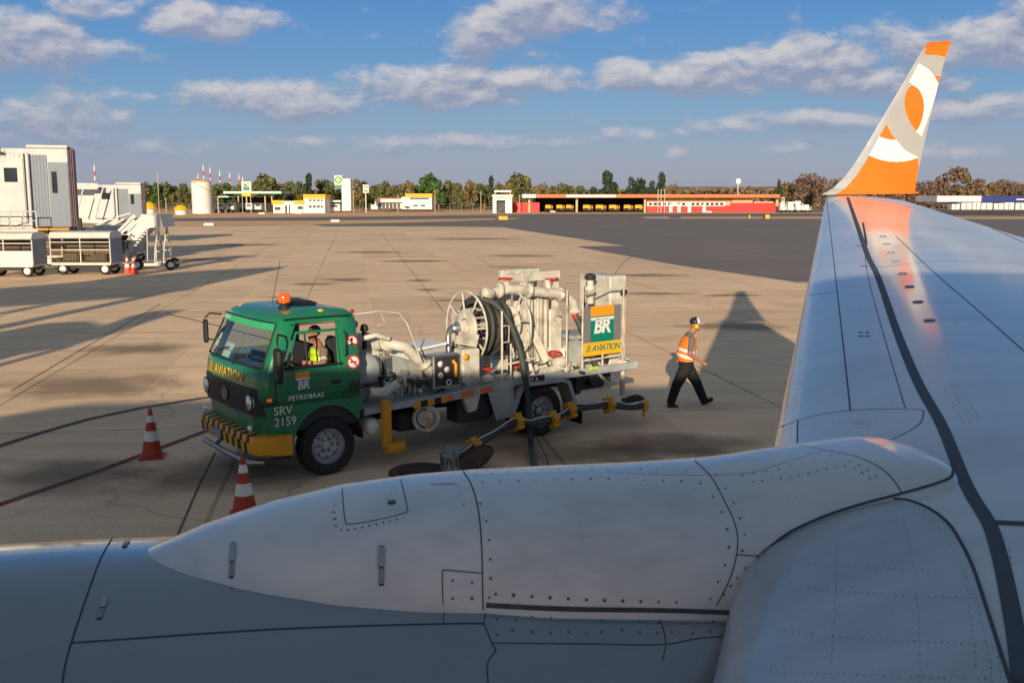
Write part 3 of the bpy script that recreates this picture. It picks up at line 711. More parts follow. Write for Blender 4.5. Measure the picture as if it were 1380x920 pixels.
# --- winglet, inside face carries the airline's colours
def WZ(x,y): return (1040+x/3.1735,30+y/3.1735)
LEp=[(1106,262.5),(1122,254),(1138,238),(1152,219),(1166,197),(1182,170),(1200,140),(1218,110),(1232,86),(1241,70),(1246,62),(1251,57)]
TEp=[(1233,261),(1234,250),(1236.5,235),(1240,219),(1245,197),(1251,170),(1258,140),(1265.5,110),(1272,86),(1277,70),(1280,60),(1283,55)]
def wl(s): 
    n=len(LEp)-1; i=min(int(s*n),n-1); t=s*n-i
    l=tuple(LEp[i][k]+(LEp[i+1][k]-LEp[i][k])*t for k in(0,1)); e=tuple(TEp[i][k]+(TEp[i+1][k]-TEp[i][k])*t for k in(0,1))
    return l,e
def inpoly(x,y,p):
    c=False;j=len(p)-1
    for i in range(len(p)):
        if (p[i][1]>y)!=(p[j][1]>y) and x<(p[j][0]-p[i][0])*(y-p[i][1])/(p[j][1]-p[i][1])+p[i][0]: c=not c
        j=i
    return c
def curve(p): return smooth_px(p)
ART=[(1,[(600,60),(800,40),(800,152),(748,152),(700,141),(640,140)]),
     (1,[(694,229),(730,233),(722,275),(716,266)]),
     (1,curve([(597,270),(625,287),(643,320),(650,360),(643,410),(630,445),(616,466)])+curve([(616,466),(595,440),(575,400),(565,355),(568,315),(580,285),(597,270)])),
     (2,curve([(628,178),(665,200),(695,232),(719,268)])+[(640,492)]+curve([(640,489),(616,468)])+curve([(616,466),(630,445),(643,410),(650,360),(643,320),(625,287),(597,266),(580,248)])),
     (1,[(480,420)]+curve([(480,420),(497,455),(512,482),(529,503)])+curve([(529,503),(500,502),(470,494),(440,482)])),
     (2,curve([(440,482),(470,494),(500,502),(529,503)])+curve([(529,503),(555,535),(585,558),(625,576)])+curve([(625,580),(585,592),(540,598),(490,595),(440,582),(396,560)])),
     (1,[(396,560)]+curve([(396,560),(440,582),(490,595),(540,598),(585,592),(625,580)])+[(640,760),(200,760),(330,650)])]
ART=[(m,[WZ(*q) for q in p]) for m,p in ART]
wlm=MB(); NU,NV=190,260
def wl_pt(u,s,side):
    l,e=wl(s); chord=Vector(e)-Vector(l)
    # chord-wise position u, thickness along the plane's own outboard direction
    YL=16.42+.9*s**1.2; L_=at(l[0],l[1],YL); ch=abs(chord.x)/FPX*YL; E_=at(e[0],e[1],YL+ch*.158)
    p=L_.lerp(E_,u); th=yt(u,.11)*ch
    return p+AC(0,-1,0)*(th*.5 if side else -th*.8-.01)+Vector((0,0,0))
uu=[(i/NU)**1.15 for i in range(NU+1)]
P=[];idx={}
for j in range(NV+1):
    for i in range(NU+1): P.append(wl_pt(uu[i],j/NV,True))
F=[];mi_=[]
for j in range(NV):
    for i in range(NU):
        um=(uu[i]+uu[i+1])/2; s=(j+.5)/NV; l,e=wl(s); x=l[0]+(e[0]-l[0])*um; y=l[1]+(e[1]-l[1])*um
        F.append((j*(NU+1)+i,(j+1)*(NU+1)+i,(j+1)*(NU+1)+i+1,j*(NU+1)+i+1))
        mt=0
        for m_,p in ART:
            if inpoly(x,y,p): mt=m_; break
        edge=.145 if s<.86 else .03
        if um<edge: mt=3
        mi_.append(mt)
b0=len(wlm.v); wlm.v+=P; wlm.f+=F; wlm.m+=mi_; wlm.s+=[True]*len(F)
skin_grid(lambda u,v: wl_pt(u,v,False),[i/20 for i in range(21)],[i/30 for i in range(31)],wlm,True,0,flip=True)
for s0 in (1.0,):
    wlm.add([wl_pt(i/20,s0,True) for i in range(21)]+[wl_pt(i/20,s0,False) for i in range(20,-1,-1)],[tuple(range(42))],False,1)
wlm.add([q for i in range(31) for q in (wl_pt(0,i/30,True),wl_pt(0,i/30,False))],[(2*i,2*i+2,2*i+3,2*i+1) for i in range(30)],True,3)
wlm.add([q for i in range(31) for q in (wl_pt(1,i/30,True),wl_pt(1,i/30,False))],[(2*i,2*i+1,2*i+3,2*i+2) for i in range(30)],True,1)
wlm.build('winglet',['wl_grey','orange','wl_white','wl_edge'],plane,world=True)
tp=MB(); q0=at(1110,262,16.42); 
tp.prism([(0,0)]*0 or [(7.5,0),(9.15,0),(9.2,.03),(7.6,.05)],0,.001) if False else None
tp.box((0,0,0),(.2,.05,.03),.005); tp.v=[Vector(v)+at(1222,261,16.75) for v in tp.v]; tp.build('wingtip_trim','orange',plane,world=True)
# --- fuselage, tail and far wing: behind the camera, they throw the big shadow on the apron
FO,FZ=-2.45,3.78
def fus(a):   # centre offset z, half width, half height
    if a<-11.2:
        t=min(1,(-11.2-a)/3.6); k=sqrt(max(0,1-t**1.9)); return FZ-.75*t*t, 1.86*k, 2.28*k*(1-.12*t)
    if a>12: t=min(1,(a-12)/12); return FZ+1.3*t, 1.86*(1-t)**.8+.08, 2.28*(1-t)**.75+.12
    return FZ,1.86,2.28
fm=MB()
def fus_pt(t,a):
    z,w,h=fus(a); return AC(a,FO+w*cos(t),z+h*sin(t))
skin_grid(fus_pt,[2*pi*i/40 for i in range(41)],[-14.8+38.8*i/90 for i in range(91)],fm,flip=False)
fm.build('fuselage','ac_white',plane,world=True)
for k in range(28):
    cw=MB()
    a=-9.4+k*.56
    if abs(a)<.5: continue
    cw.box((-.12,-.006,-.17),(.12,.006,.17),.03); 
    for i in range(len(cw.v)-32,len(cw.v)): v=cw.v[i]; cw.v[i]=AC(a+v.x,FO+1.862+v.y,4.02+v.z)
    cw.build('cabin_window','glass_dark',plane,world=True)
fin=MB(); fin.prism([(17,5.6),(21.5,12.2),(23.6,12.2),(23.2,5.4)],-.12,.12); fin.v=[AC(v.x,FO+v.y,v.z) for v in fin.v]; fin.build('tail_fin','orange',plane,world=True)
for sgn in (1,-1):
    hs=MB(); hs.prism([(20.5,.6),(23.2,5.4),(24.2,5.4),(23.8,.6)],5.2,5.32,'xy'); hs.v=[AC(v.x,FO+v.y*sgn,v.z) for v in hs.v]; hs.build('tailplane','ac_white',plane,world=True)
fw=MB()
fw.add([AC(a_le(o)+c*(a_te(o)-a_le(o)),2*FO-o,z_le(o)+dz) for o in (.0,15.4) for c,dz in ((0,0),(1,0),(1,-.1),(.3,-.35),(0,-.1))],[(0,1,6,5),(2,3,8,7),(3,4,9,8),(0,5,9,4),(1,2,7,6),(0,4,3,2,1),(5,6,7,8,9)],False); fw.build('far_wing','wing_grey',plane,world=True)
for a,o in ((-10.6,FO-.2),(-10.6,FO+.2)): 
    g=MB(); g.lathe([(.12,-.1),(.33,-.1),(.36,-.05),(.36,.05),(.33,.1),(.12,.1)],AC(a,o,.36),AC(0,1),22); g.build('nose_wheel','rubber',plane,world=True)
g=MB(); g.rod(AC(-10.6,FO,.4),AC(-10.6,FO,1.9),.07); g.build('nose_gear_strut','steel',plane,world=True)
for sgn in(1,-1):
    for d in(-.4,.4):
        g=MB(); g.lathe([(.2,-.17),(.5,-.17),(.56,-.1),(.56,.1),(.5,.17),(.2,.17)],AC(5.0,FO+sgn*2.8+d,.56),AC(0,1),26); g.build('main_wheel','rubber',plane,world=True)
    g=MB(); g.rod(AC(5,FO+sgn*2.8,.6),AC(5,FO+sgn*2.8,2.6),.11); g.build('main_gear_strut','steel',plane,world=True)
# ------------------------------------------------------------------ hydrant dispenser truck (local frame: x forward from front axle, y to its left, z up)
TA=radians(36.7)
TF=Vector((-cos(TA),-sin(TA),0)); TLf=Vector((sin(TA),-cos(TA),0))
TO=G(445,640)-TLf*1.05
truck=thing('fuel_truck','green cab aviation fuel dispenser truck with pipes, hose reel and BR AVIATION board','fuel truck',TO,atan2(TF.y,TF.x))
def TW(p): return TO+TF*p[0]+TLf*p[1]+Vector((0,0,p[2]))
def tb(name,mats,fn,parent=truck):
    mb=MB(); fn(mb); return mb.build(name,mats,parent)
# cab shell from horizontal slices: z, front x, rear x, half width, front corner inset
SL=[(1.12,1.00,-.57,1.14),(1.30,1.03,-.58,1.15),(1.56,1.00,-.58,1.15),(1.66,.965,-.58,1.145),(2.27,.70,-.56,1.06),(2.34,.62,-.54,1.01),(2.395,.48,-.47,.91),(2.42,.30,-.25,.70),(2.428,0.02,0.0,.2)]
YC=-.10       # cab centre line (near side at 1.05)
def ring_pts(z,xf,xr,w):
    w_=w; c=.16 if z>2.4 else .20
    h=[(xr+.0,w_-.10),(xr+.06,w_),(xr+.36,w_),(xf-.44,w_),(xf-.27,w_),(xf-.12,w_-.035),(xf-.03,w_-.12),(xf,w_-.25),(xf+.035,w_*.45)]
    if z>2.4: h=[(xr+(xf-xr)*k,w_*j) for k,j in ((0,.85),(.06,.97),(.15,1),(.5,1),(.7,1),(.85,.96),(.94,.85),(1,.7),(1.02,.4))]
    pts=h+[(xf+.045 if z<=2.4 else xf,0)]+[(x,-y) for x,y in reversed(h)]
    return [(x,y+YC,z) for x,y in pts]
def cab(mb):
    R_=[ring_pts(*s) for s in SL]; n=len(R_[0]); vs=[p for r in R_ for p in r]; fs=[];sm=[]
    for j in range(len(R_)-1):
        for i in range(n):
            i2=(i+1)%n
            if j==3:                               # window band
                if i in (2,3) or (n-1-i2) in (2,3): continue            # side windows
                if 6<=i<=n-8: continue                                   # windscreen
            if j==3 and i==n-1: continue                                 # rear window
            fs.append((j*n+i,(j+1)*n+i,(j+1)*n+i2,j*n+i2))
    fs.append(tuple((len(R_)-1)*n+i for i in range(n-1,-1,-1)))
    mb.add(vs,fs,True)
body=tb('cab','green',cab)
m_=body.modifiers.new('shell','SOLIDIFY'); m_.thickness=.035; m_.offset=-1
body.data.materials.append(M['interior']); m_.material_offset=1; m_.material_offset_rim=0
def ringxz(z,k): # interpolated slice in window band
    t=(z-1.66)/(2.27-1.66); a=SL[3];b=SL[4]; s=[a[i]+(b[i]-a[i])*t for i in range(4)]; return ring_pts(z,s[1],s[2],s[3])
r0,r1=ring_pts(*SL[3]),ring_pts(*SL[4]); NR=len(r0)
def win(idx,inset=0.012):
    mb=MB(); c0=[Vector(r0[i]) for i in idx]; c1=[Vector(r1[i]) for i in idx]; cen=Vector((.2,YC,1.9))
    f=lambda p:p+(cen-p).normalized()*inset
    vs=[f(p) for p in c0+c1]; n=len(idx); mb.add(vs,[(i,i+1,n+i+1,n+i) for i in range(n-1)],True); return mb
ws=win(list(range(6,NR-6))).build('windscreen','glass',truck)
def strip(mb,idx,t0,t1,out,mi=0,lo=0.,hi=1.):
    A=[Vector(r0[i]).lerp(Vector(r1[i]),t0) for i in idx];B=[Vector(r0[i]).lerp(Vector(r1[i]),t1) for i in idx]; cen=Vector((.2,YC,1.9)); n=len(idx)
    vs=[p+(p-cen).normalized()*out for p in A+B]; mb.add(vs,[(i,i+1,n+i+1,n+i) for i in range(n-1)],True,mi)
ss=MB(); strip(ss,list(range(6,NR-6)),.84,.985,.004)
pA=Vector(r0[8]).lerp(Vector(r1[8]),.875); pB=Vector(r0[10]).lerp(Vector(r1[10]),.875)
ws_up=(Vector(r1[9])-Vector(r0[9])).normalized()
ss.text('PETROBRAS AVIATION',Vector(r0[11]).lerp(Vector(r1[11]),.885)+Vector((.03,-.12,0)),(0,1,0),ws_up,.05,mi=1,space=1.1)
ss.build('sun_strip',['green_lt','reflect'],ws)
seal=MB()
for rr in (r0,r1): seal.tube([Vector(rr[i])+Vector((.006,0,0)) for i in range(6,NR-6)],.012,6)
seal.rod(r0[6],r1[6],.012,6); seal.rod(r0[NR-7],r1[NR-7],.012,6); seal.build('window_seal','black',ws)
def on_ws(y,t): # point on windscreen at lateral y
    xs=[i for i in range(6,NR-6)]; 
    for i,j in zip(xs,xs[1:]):
        a=Vector(r0[i]).lerp(Vector(r1[i]),t); b=Vector(r0[j]).lerp(Vector(r1[j]),t)
        if (a.y-y)*(b.y-y)<=0: k=(y-a.y)/(b.y-a.y) if b.y!=a.y else 0; return a.lerp(b,k)+Vector((-.02,0,0))
    return Vector((.8,y,1.9))
for (y0,y1,t0,t1) in ((-.50,-.18,.20,.36),(-.52,-.22,.02,.18),(-.95,-.83,.35,.50),(-.98,-.86,.18,.32)):
    pp=MB(); pp.add([on_ws(y0,t0),on_ws(y1,t0),on_ws(y1+.02,t1),on_ws(y0+.02,t1)],[(0,1,2,3)]); pp.build('permit_paper','paper',ws)
for yy in (-.55,.30):
    wp=MB(); wp.rod(on_ws(yy-.25,.0)+Vector((.05,0,-.03)),on_ws(yy+.05,.18)+Vector((.05,0,0)),.008,6); wp.bar(on_ws(yy-.25,.10)+Vector((.045,0,0)),on_ws(yy+.28,.28)+Vector((.045,0,0)),.012,.02); wp.build('wiper','black',truck)
# side windows, door and its furniture
for sgn,idx in ((1,[2,3,4]),(-1,[NR-5,NR-4,NR-3])):
    g_=win(idx); 
    if sgn==-1: g_.build('side_window','glass',truck)
door=MB()
def sidept(x,z,off=.0):   # point on the near side of the cab
    w=interp([(1.12,1.14),(1.3,1.15),(1.66,1.145),(2.27,1.05)],z); return Vector((x,YC+w+off,z))
def side_poly(mb,pts,off,mi=0): mb.add([sidept(x,z,off) for x,z in pts],[tuple(range(len(pts)))],False,mi)
def side_bar(mb,pts,w,off,mi,r=None):
    mb.tube([sidept(x,z,off) for x,z in pts],w/2,6,mi=mi)
side_bar(door,[(-.19,1.60),(-.19,2.13),(.44,2.13),(.62,1.66)],.05,.0,0)
side_bar(door,[(-.25,1.14),(-.25,2.24),(.50,2.24)],.02,.002,1)
side_bar(door,[(.80,1.14),(.80,1.55),(.70,1.64)],.016,.004,1)
side_bar(door,[(-.24,1.64),(.66,1.64)],.045,.003,1); side_bar(door,[(.30,1.66),(.30,2.14)],.03,-.01,1)
door.build('door_frame',['green','black'],truck)
hd=MB(); hd.box((-.20,1.055,1.36),(-.05,1.085,1.40),.01); hd.build('door_handle','black',truck)
lowpoly=[(-.56,1.125),(-.56,.98)]+[( .56*cos(radians(t)), .46+.58*sin(radians(t))) for t in range(150,-1,-12)]+[(.60,.44),(.78,.44),(.88,.70),(.94,1.0),(.96,1.125)]
lowpoly=[(x,z) for x,z in lowpoly if x>=-.56]
tb('lower_side','green',lambda mb:mb.prism(lowpoly,YC+1.09,YC+1.14)); tb('lower_side','green',lambda mb:mb.prism(lowpoly,YC-1.14,YC-1.09))
def arch(mb):
    for y0,y1 in ((.55,1.03),(-1.2,-.7)):
        P=[(.57*cos(radians(t)),.46+.57*sin(radians(t))) for t in range(180,-1,-10)]
        n=len(P); mb.add([(x,y0,z) for x,z in P]+[(x,y1,z) for x,z in P],[(i,i+1,n+i+1,n+i) for i in range(n-1)],True)
    mb.box((-.54,-1.18,.72),(.86,.98,1.13))
tb('wheel_arch','dark',arch)
# front panel, grille, lamps
def frontx(y): t=min(1,abs(y-YC)/1.15); return 1.045-.05*t**2-(.22*max(0,(t-.78)/.22)**2)
def fstrip(mb,z0,z1,y0,y1,off,mi=0,n=18,xo0=0,xo1=0):
    ys=[y0+(y1-y0)*i/n for i in range(n+1)]; vs=[(frontx(y)+off+xo0,y,z0) for y in ys]+[(frontx(y)+off+xo1,y,z1) for y in ys]
    mb.add(vs,[(i,i+1,n+2+i,n+1+i) for i in range(n)],True,mi)
fp=MB(); fstrip(fp,.68,1.14,YC-1.14,YC+1.14,0,xo0=-.04); fp.build('front_panel','green',truck)
gr=MB(); fstrip(gr,.98,1.36,YC-1.13,YC+1.10,.040,0); 
for k in range(6): fstrip(gr,1.02+k*.055,1.035+k*.055,YC-.68,YC+.62,.050,1)
fstrip(gr,1.36,1.37,YC-1.13,YC+1.10,.040,0,xo1=-.05)
gr.build('grille',['black','dark'],truck)
em=MB(); ex=frontx(YC)+.062; em.ring((ex,YC,1.18),(1,0,0),.085,.010,28,6)
for a,b in (((-.045,.055),(-.012,.0)),((-.012,0),(0,.035)),((0,.035),(.012,0)),((.012,0),(.045,.055)),((-.068,.02),(-.03,-.062)),((-.03,-.062),(0,-.01)),((0,-.01),(.03,-.062)),((.03,-.062),(.068,.02))):
    em.bar((ex,YC+a[0],1.18+a[1]),(ex,YC+b[0],1.18+b[1]),.012,.012)
em.build('badge','steel',truck)
for y in (YC-.88,YC+.82):
    h_=MB(); h_.lathe([(.001,.03),(.09,.025),(.115,.0),(.125,-.04)],(frontx(y)+.045,y,1.16),(1,-.05,0),22); h_.ring((frontx(y)+.045,y,1.16),(1,0,0),.12,.012,22,6,mi=1); h_.build('headlight',['lamp','black'],truck)
ti=MB(); ti.box((.86,1.03,1.20),(.93,1.055,1.245),.008); ti.build('turn_signal','redorange',truck)
tx=MB(); tx.text('AVIATION',(1.052,YC-.50,1.415),(0,1,0),(-.06,0,1),.150,shear=.22,bold=.012,space=1.12)
for k in range(4): tx.obox((1.052,YC-.66+k*.012,1.43+k*.04),(.001,0,0),(0,.11-.012*k,0),(0,0,.013))
tx.v=[Vector((frontx(v.y)+.030-(max(0,v.z-1.40))*.02,v.y,v.z)) for v in tx.v]; tx.build('lettering','letter_y',truck)
# bumper with hazard stripes and licence plate
def bumper(mb):
    prof=[(.0,.43),(.02,.40),(.10,.40),(.10,.74),(-.12,.74)]
    ys=[YC-1.22+2.44*i/96 for i in range(97)]
    def X(y): t=abs(y-YC)/1.22; return 1.08-.04*t*t-(.30*max(0,(t-.84)/.16)**1.6)
    pr=[(.0,.42),(.06,.45),(.07,.60),(.05,.70),(-.14,.72)]
    P=[(X(y)+dx,y,z) for y in ys for dx,z in pr]; n=len(pr)
    for j in range(96):
        for i in range(n-1):
            y=ys[j]; z=(pr[i][1]+pr[i+1][1])/2; st=((y-YC)*1.0-(z-.4)*.55*(1 if i<3 else 1))
            near=y>YC+.93 or False
            mi=1 if (st*4.6)%1<.5 and not near else 0
            mb.add([P[j*n+i],P[(j+1)*n+i],P[(j+1)*n+i+1],P[j*n+i+1]],[(0,1,2,3)],True,mi)
    for j in (0,96): 
        q=[P[j*n+i] for i in range(n)]; mb.add(q+[(x-.14,y,z) for x,y,z in ((q[0]),)],[tuple(range(n+1))],False,0)
bp_=tb('bumper',['yellow','black'],bumper)
tb('licence_plate','plate',lambda mb:(mb.box((1.148,YC-.50,.47),(1.162,YC-.10,.61),.006)))
tb('underrun_tube','steel',lambda mb:(mb.tube([(.92,YC+.95,.30),(1.10,YC+.85,.30),(1.14,YC,.30),(1.12,YC-.9,.30)],.045,10),mb.rod((.8,YC+.5,.5),(1.1,YC+.5,.3),.03),mb.rod((.8,YC-.5,.5),(1.1,YC-.5,.3),.03)))
# roof items
def beacon(mb):
    mb.lathe([(.001,.0),(.09,.0),(.09,.035),(.05,.05),(.05,.09)],(.30,.30,2.41),(0,0,1),18,0); mb.lathe([(.085,.09),(.09,.11),(.088,.20),(.07,.225),(.001,.232)],(.30,.30,2.41),(0,0,1),18,1)
tb('beacon',['black','redorange'],beacon)
tb('roof_hatch','black',lambda mb:(mb.box((-.28,-.48,2.42),(.10,.22,2.465),.02),mb.box((-.24,-.40,2.46),(.06,.14,2.48),.01)))
for x,y in ((.44,.72),(-.05,.78),(.50,-.85)): tb('marker_lamp','muff',lambda mb:mb.ball((x,y,2.365 if x>.3 else 2.40),(.05,.04,.022)))
tb('antenna','black',lambda mb:mb.rod((.15,-.5,2.4),(-.05,-.6,3.05),.005,5))
tb('mirror','black',lambda mb:(mb.box((.82,1.20,1.50),(.90,1.40,1.98),.03),mb.tube([(.62,1.02,2.10),(.80,1.20,2.16),(.86,1.30,2.10),(.86,1.30,1.95)],.014,8),mb.tube([(.70,1.05,1.62),(.84,1.28,1.56)],.012,8)))
tb('mirror_glass_pane','mirror',lambda mb:mb.box((.812,1.22,1.54),(.818,1.38,1.94)))
tb('mirror','black',lambda mb:(mb.box((.84,-1.52,1.75),(.90,-1.38,2.12),.03),mb.tube([(.62,-1.2,2.2),(.82,-1.38,2.22),(.87,-1.45,2.15)],.014,8),mb.tube([(.7,-1.24,1.8),(.86,-1.45,1.8)],.012,8)))
# lettering and signs on the door
dl=MB(); Y_=sidept(0,1.3,.006).y; xd=(-1,0,0); up=(0,0,1)
dl.add([(.50,Y_,1.50),(.28,Y_,1.50),(.28,Y_,1.575),(.50,Y_,1.575)],[(0,1,2,3)],False,1)
dl.add([(.50,Y_,1.465),(.28,Y_,1.465),(.28,Y_,1.495),(.50,Y_,1.495)],[(0,1,2,3)],False,0)
dl.text('BR',(.475,Y_,1.335),xd,up,.115,shear=.12,bold=.03,mi=0,space=.95)
dl.text('PETROBRAS',(.62,Y_,1.185),xd,up,.066,shear=.1,bold=.022,mi=0,space=1.12)
dl.text('SRV',(.84,Y_-.003,1.0),xd,up,.12,bold=.006,mi=0); dl.text('2159',(.84,Y_-.003,.84),xd,up,.12,bold=.006,mi=0)
for v in dl.v:
    if v.z<1.12: v.y=YC+1.147
dl.build('lettering',['white','amber'],truck)
def nosign(mb,z,kind):
    c=Vector((-.42,sidept(0,z,.008).y,z)); ax=(0,1,0)
    mb.disc(c,ax,.105,26,0); mb.disc(c+Vector((0,.002,0)),ax,.107,26,1,r0=.084)
    if kind: mb.obox(c+Vector((0,.002,0)),(.055,0,0),(0,.001,0),(0,0,.009),2); mb.obox(c+Vector((.03,.002,.03)),(.004,0,0),(0,.001,0),(0,0,.03),2)
    else: mb.obox(c+Vector((0,.002,-.005)),(.014,0,0),(0,.001,0),(0,0,.05),2); mb.disc(c+Vector((0,.0035,.045)),ax,.022,12,2)
    mb.obox(c+Vector((0,.004,0)),Vector((.075,0,.075)),(0,.001,0),Vector((.008,0,-.008)),1)
tb('warning_sign',['white','red','black'],lambda mb:nosign(mb,1.93,0)); tb('warning_sign',['white','red','black'],lambda mb:nosign(mb,1.64,1))
tb('drip_rail','black',lambda mb:mb.tube([(.60,YC+1.04,2.325),(.1,YC+1.055,2.33),(-.45,YC+1.04,2.32)],.012,6))
tb('side_vent','black',lambda mb:[mb.box((-.52,YC+1.148,1.20+k*.035),(-.34,YC+1.156,1.215+k*.035)) for k in range(5)])
tb('cab_step','black',lambda mb:mb.box((.62,YC+1.0,.36),(.86,YC+1.17,.42),.01))
tb('grab_handle','black',lambda mb:mb.tube([(-.29,YC+1.15,1.75),(-.29,YC+1.19,1.78),(-.29,YC+1.17,2.08),(-.29,YC+1.12,2.11)],.012,6))
tb('panel_crease','seam',lambda mb:mb.tube([sidept(-.56,1.30,.003),sidept(.1,1.30,.003),sidept(.76,1.30,.003)],.006,5))
for y in (YC-.88,YC+.88): tb('fog_lamp','lamp',lambda mb:mb.lathe([(.001,.02),(.04,.015),(.05,-.02)],(1.10,y,.80),(1,0,0),14))
# cab interior
tb('seat','seat',lambda mb:(mb.box((-.40,.25,1.12),(.15,.80,1.30),.05),mb.box((-.48,.25,1.28),(-.34,.80,1.95),.05),mb.box((-.40,-.95,1.12),(.15,-.2,1.30),.05),mb.box((-.48,-.95,1.28),(-.34,-.2,1.75),.05)))
tb('dashboard','interior',lambda mb:(mb.box((.55,YC-1.05,1.15),(.90,YC+1.05,1.60),.05),mb.box((-.50,YC-1.05,1.10),(.85,YC+1.05,1.13))))
sw=tb('steering_wheel','black',lambda mb:(mb.ring((.42,.52,1.62),(-.5,0,.85),.20,.016,26,8),mb.rod((.42,.52,1.62),(.60,.52,1.42),.02),mb.bar((.42,.33,1.62),(.42,.71,1.62),.03,.015)))
# wheels
def wheel(x,y,sgn,name='wheel',dual=False):
    root=thing(name,None,None,(x,y,.43)); root.parent=truck
    t=MB(); W=.13
    prof=[(.26,-W*.8),(.29,-W),(.38,-W*1.02),(.415,-W*.86),(.43,-W*.6),(.43,W*.6),(.415,W*.86),(.38,W*1.02),(.29,W),(.26,W*.8)]
    t.lathe(prof,(0,0,0),(0,sgn,0),44)
    for i in range(44):
        a=2*pi*i/44; 
        for yy in (-.05,.05): t.obox((cos(a)*.432,yy*1.0,sin(a)*.432),Vector((cos(a),0,sin(a)))*.006,(0,.035,0),Vector((-sin(a),0,cos(a)))*.018)
    ty=t.build('tyre','rubber',root)
    r=MB(); r.lathe([(.001,.055),(.055,.055),(.065,.04),(.07,.0),(.14,-.01),(.15,.02),(.19,.025),(.205,-.02),(.245,-.035),(.262,.06),(.275,.105),(.262,.11)],(0,0,0),(0,sgn,0),36)
    for i in range(8): a=2*pi*i/8; r.disc((.172*cos(a),sgn*.0265,.172*sin(a)),(0,sgn,0),.018,10,1)
    for i in range(6): a=2*pi*i/6; r.lathe([(.014,0),(.014,.02),(.001,.022)],(.10*cos(a),0,.10*sin(a)),(0,sgn,0),8,1)
    r.build('rim',['rim','dark'],root); return root
for x in (0,-3.97): 
    for y,s in ((.92,1),(-1.08,-1)): wheel(x,y,s)
for y,s in ((.62,1),(-.78,-1)): wheel(-3.97,y,s)
tb('axle','dark',lambda mb:(mb.rod((0,-1.1,.43),(0,.95,.43),.06),mb.rod((-3.97,-1.1,.43),(-3.97,.95,.43),.08),mb.ball((-3.97,-.1,.43),(.2,.2,.2)),mb.rod((-3.9,-.1,.45),(-.6,-.1,.65),.05)))
# chassis and deck
tb('chassis','dark',lambda mb:(mb.box((-6.1,.25,.66),(.6,.35,.88),.01),mb.box((-6.1,-.55,.66),(.6,-.45,.88),.01),*[mb.box((-6.0+k*.9,-.5,.70),(-5.9+k*.9,.3,.82)) for k in range(7)],mb.box((-1.5,-.4,.50),(-.6,.2,.8),.03),mb.box((-2.9,-1.0,.45),(-2.1,-.5,.85),.04)))
def deck(mb):
    mb.bar((-.60,1.0,.86),(-3.40,1.0,.98),.07,.10); mb.bar((-.60,-1.15,.88),(-3.40,-1.15,.98),.07,.10)
    mb.box((-6.15,.965,.94),(-3.40,1.035,1.07),.01); mb.box((-6.15,-1.185,.94),(-3.40,-1.115,1.07),.01)
    mb.box((-6.22,-1.18,.93),(-6.15,1.03,1.08),.01)
    mb.add([(-.6,-1.12,.90),(-.6,.965,.90),(-3.4,.965,1.0),(-3.4,-1.12,1.0)],[(0,1,2,3)]); mb.box((-6.15,-1.12,.985),(-3.4,.965,1.0))
    for k in range(5): mb.box((-1.0-k*.55,-1.1,.80),(-.94-k*.55,.95,.90))
tb('deck','bedgrey',deck)
def fender(mb):
    for y0,y1 in ((.62,1.06),(-1.2,-.75)):
        P=[(-3.30,.42),(-3.50,.90),(-3.62,.965),(-4.42,.965),(-4.58,.90),(-4.80,.34)]
        Q=[(-3.37,.44),(-3.56,.86),(-3.66,.90),(-4.38,.90),(-4.52,.86),(-4.73,.36)]
        n=6
        mb.add([(x,y0,z) for x,z in P]+[(x,y1,z) for x,z in P],[(i,i+1,n+i+1,n+i) for i in range(n-1)],False)
        mb.add([(x,y1,z) for x,z in P]+[(x,y1,z) for x,z in Q],[(i,i+1,n+i+1,n+i) for i in range(n-1)],False)
    mb.prism([(-2.85,.96),(-3.40,.96),(-3.40,.42),(-3.05,.40)],.98,1.0)
tb('mudguard','bedgrey',fender)
tb('mud_flap','rubber',lambda mb:mb.box((-4.86,.66,.10),(-4.84,1.05,.44)))
def jeta(mb): 
    mb.box((-4.02,1.037,.945),(-3.62,1.043,1.065),0,0); mb.text('JET A',(-3.66,1.046,.972),(-1,0,0),(0,0,1),.068,bold=.015,mi=1)
tb('fuel_grade_label',['black','reflect'],jeta)
def rail_tape(mb):
    a,b=Vector((-1.45,1.038,.80)),Vector((-2.95,1.038,.90))
    for k in range(12):
        p=a.lerp(b,k/12); q=a.lerp(b,(k+1)/12); mi=(1 if k%2 else 0) if k<5 else (2 if k%3 else 3)
        mb.add([p,q,q+Vector((0,0,.10)),p+Vector((0,0,.10))],[(0,1,2,3)],False,mi)
tb('hazard_tape',['yellow','black','roofo','bedgrey'],rail_tape)
tb('lift_bracket','yellow',lambda mb:(mb.box((-1.02,1.0,.28),(-.88,1.10,1.0),.01),mb.lathe([(.001,.0),(.17,.0),(.18,.02),(.18,.13),(.16,.14),(.001,.14)],(-1.10,1.02,.20),(0,0,1),24),mb.bar((-.95,1.05,.30),(-1.12,1.02,.30),.06,.05)))
tb('air_tank','bwhite',lambda mb:mb.lathe([(.001,-.02),(.09,.0),(.13,.05),(.13,.75),(.09,.8),(.001,.82)],(-.78,1.0,.60),(0,-1,0),20))
tb('ground_cable_reel','cream',lambda mb:(mb.ring((-1.72,.95,.60),(.5,1,0),.19,.035,26,8),mb.disc((-1.72,.93,.60),(.5,1,0),.13,20),mb.rod((-1.72,.95,.78),(-1.72,.95,.92),.02)))
tb('step_bracket','cream',lambda mb:mb.prism([(-2.35,.98),(-2.75,.98),(-2.65,.62),(-2.5,.6)],.90,1.0))
tb('tool_locker','dark',lambda mb:(mb.box((-3.0,.55,.42),(-2.35,.9,.85),.02),mb.box((-1.9,.3,.4),(-1.3,.8,.7),.04)))
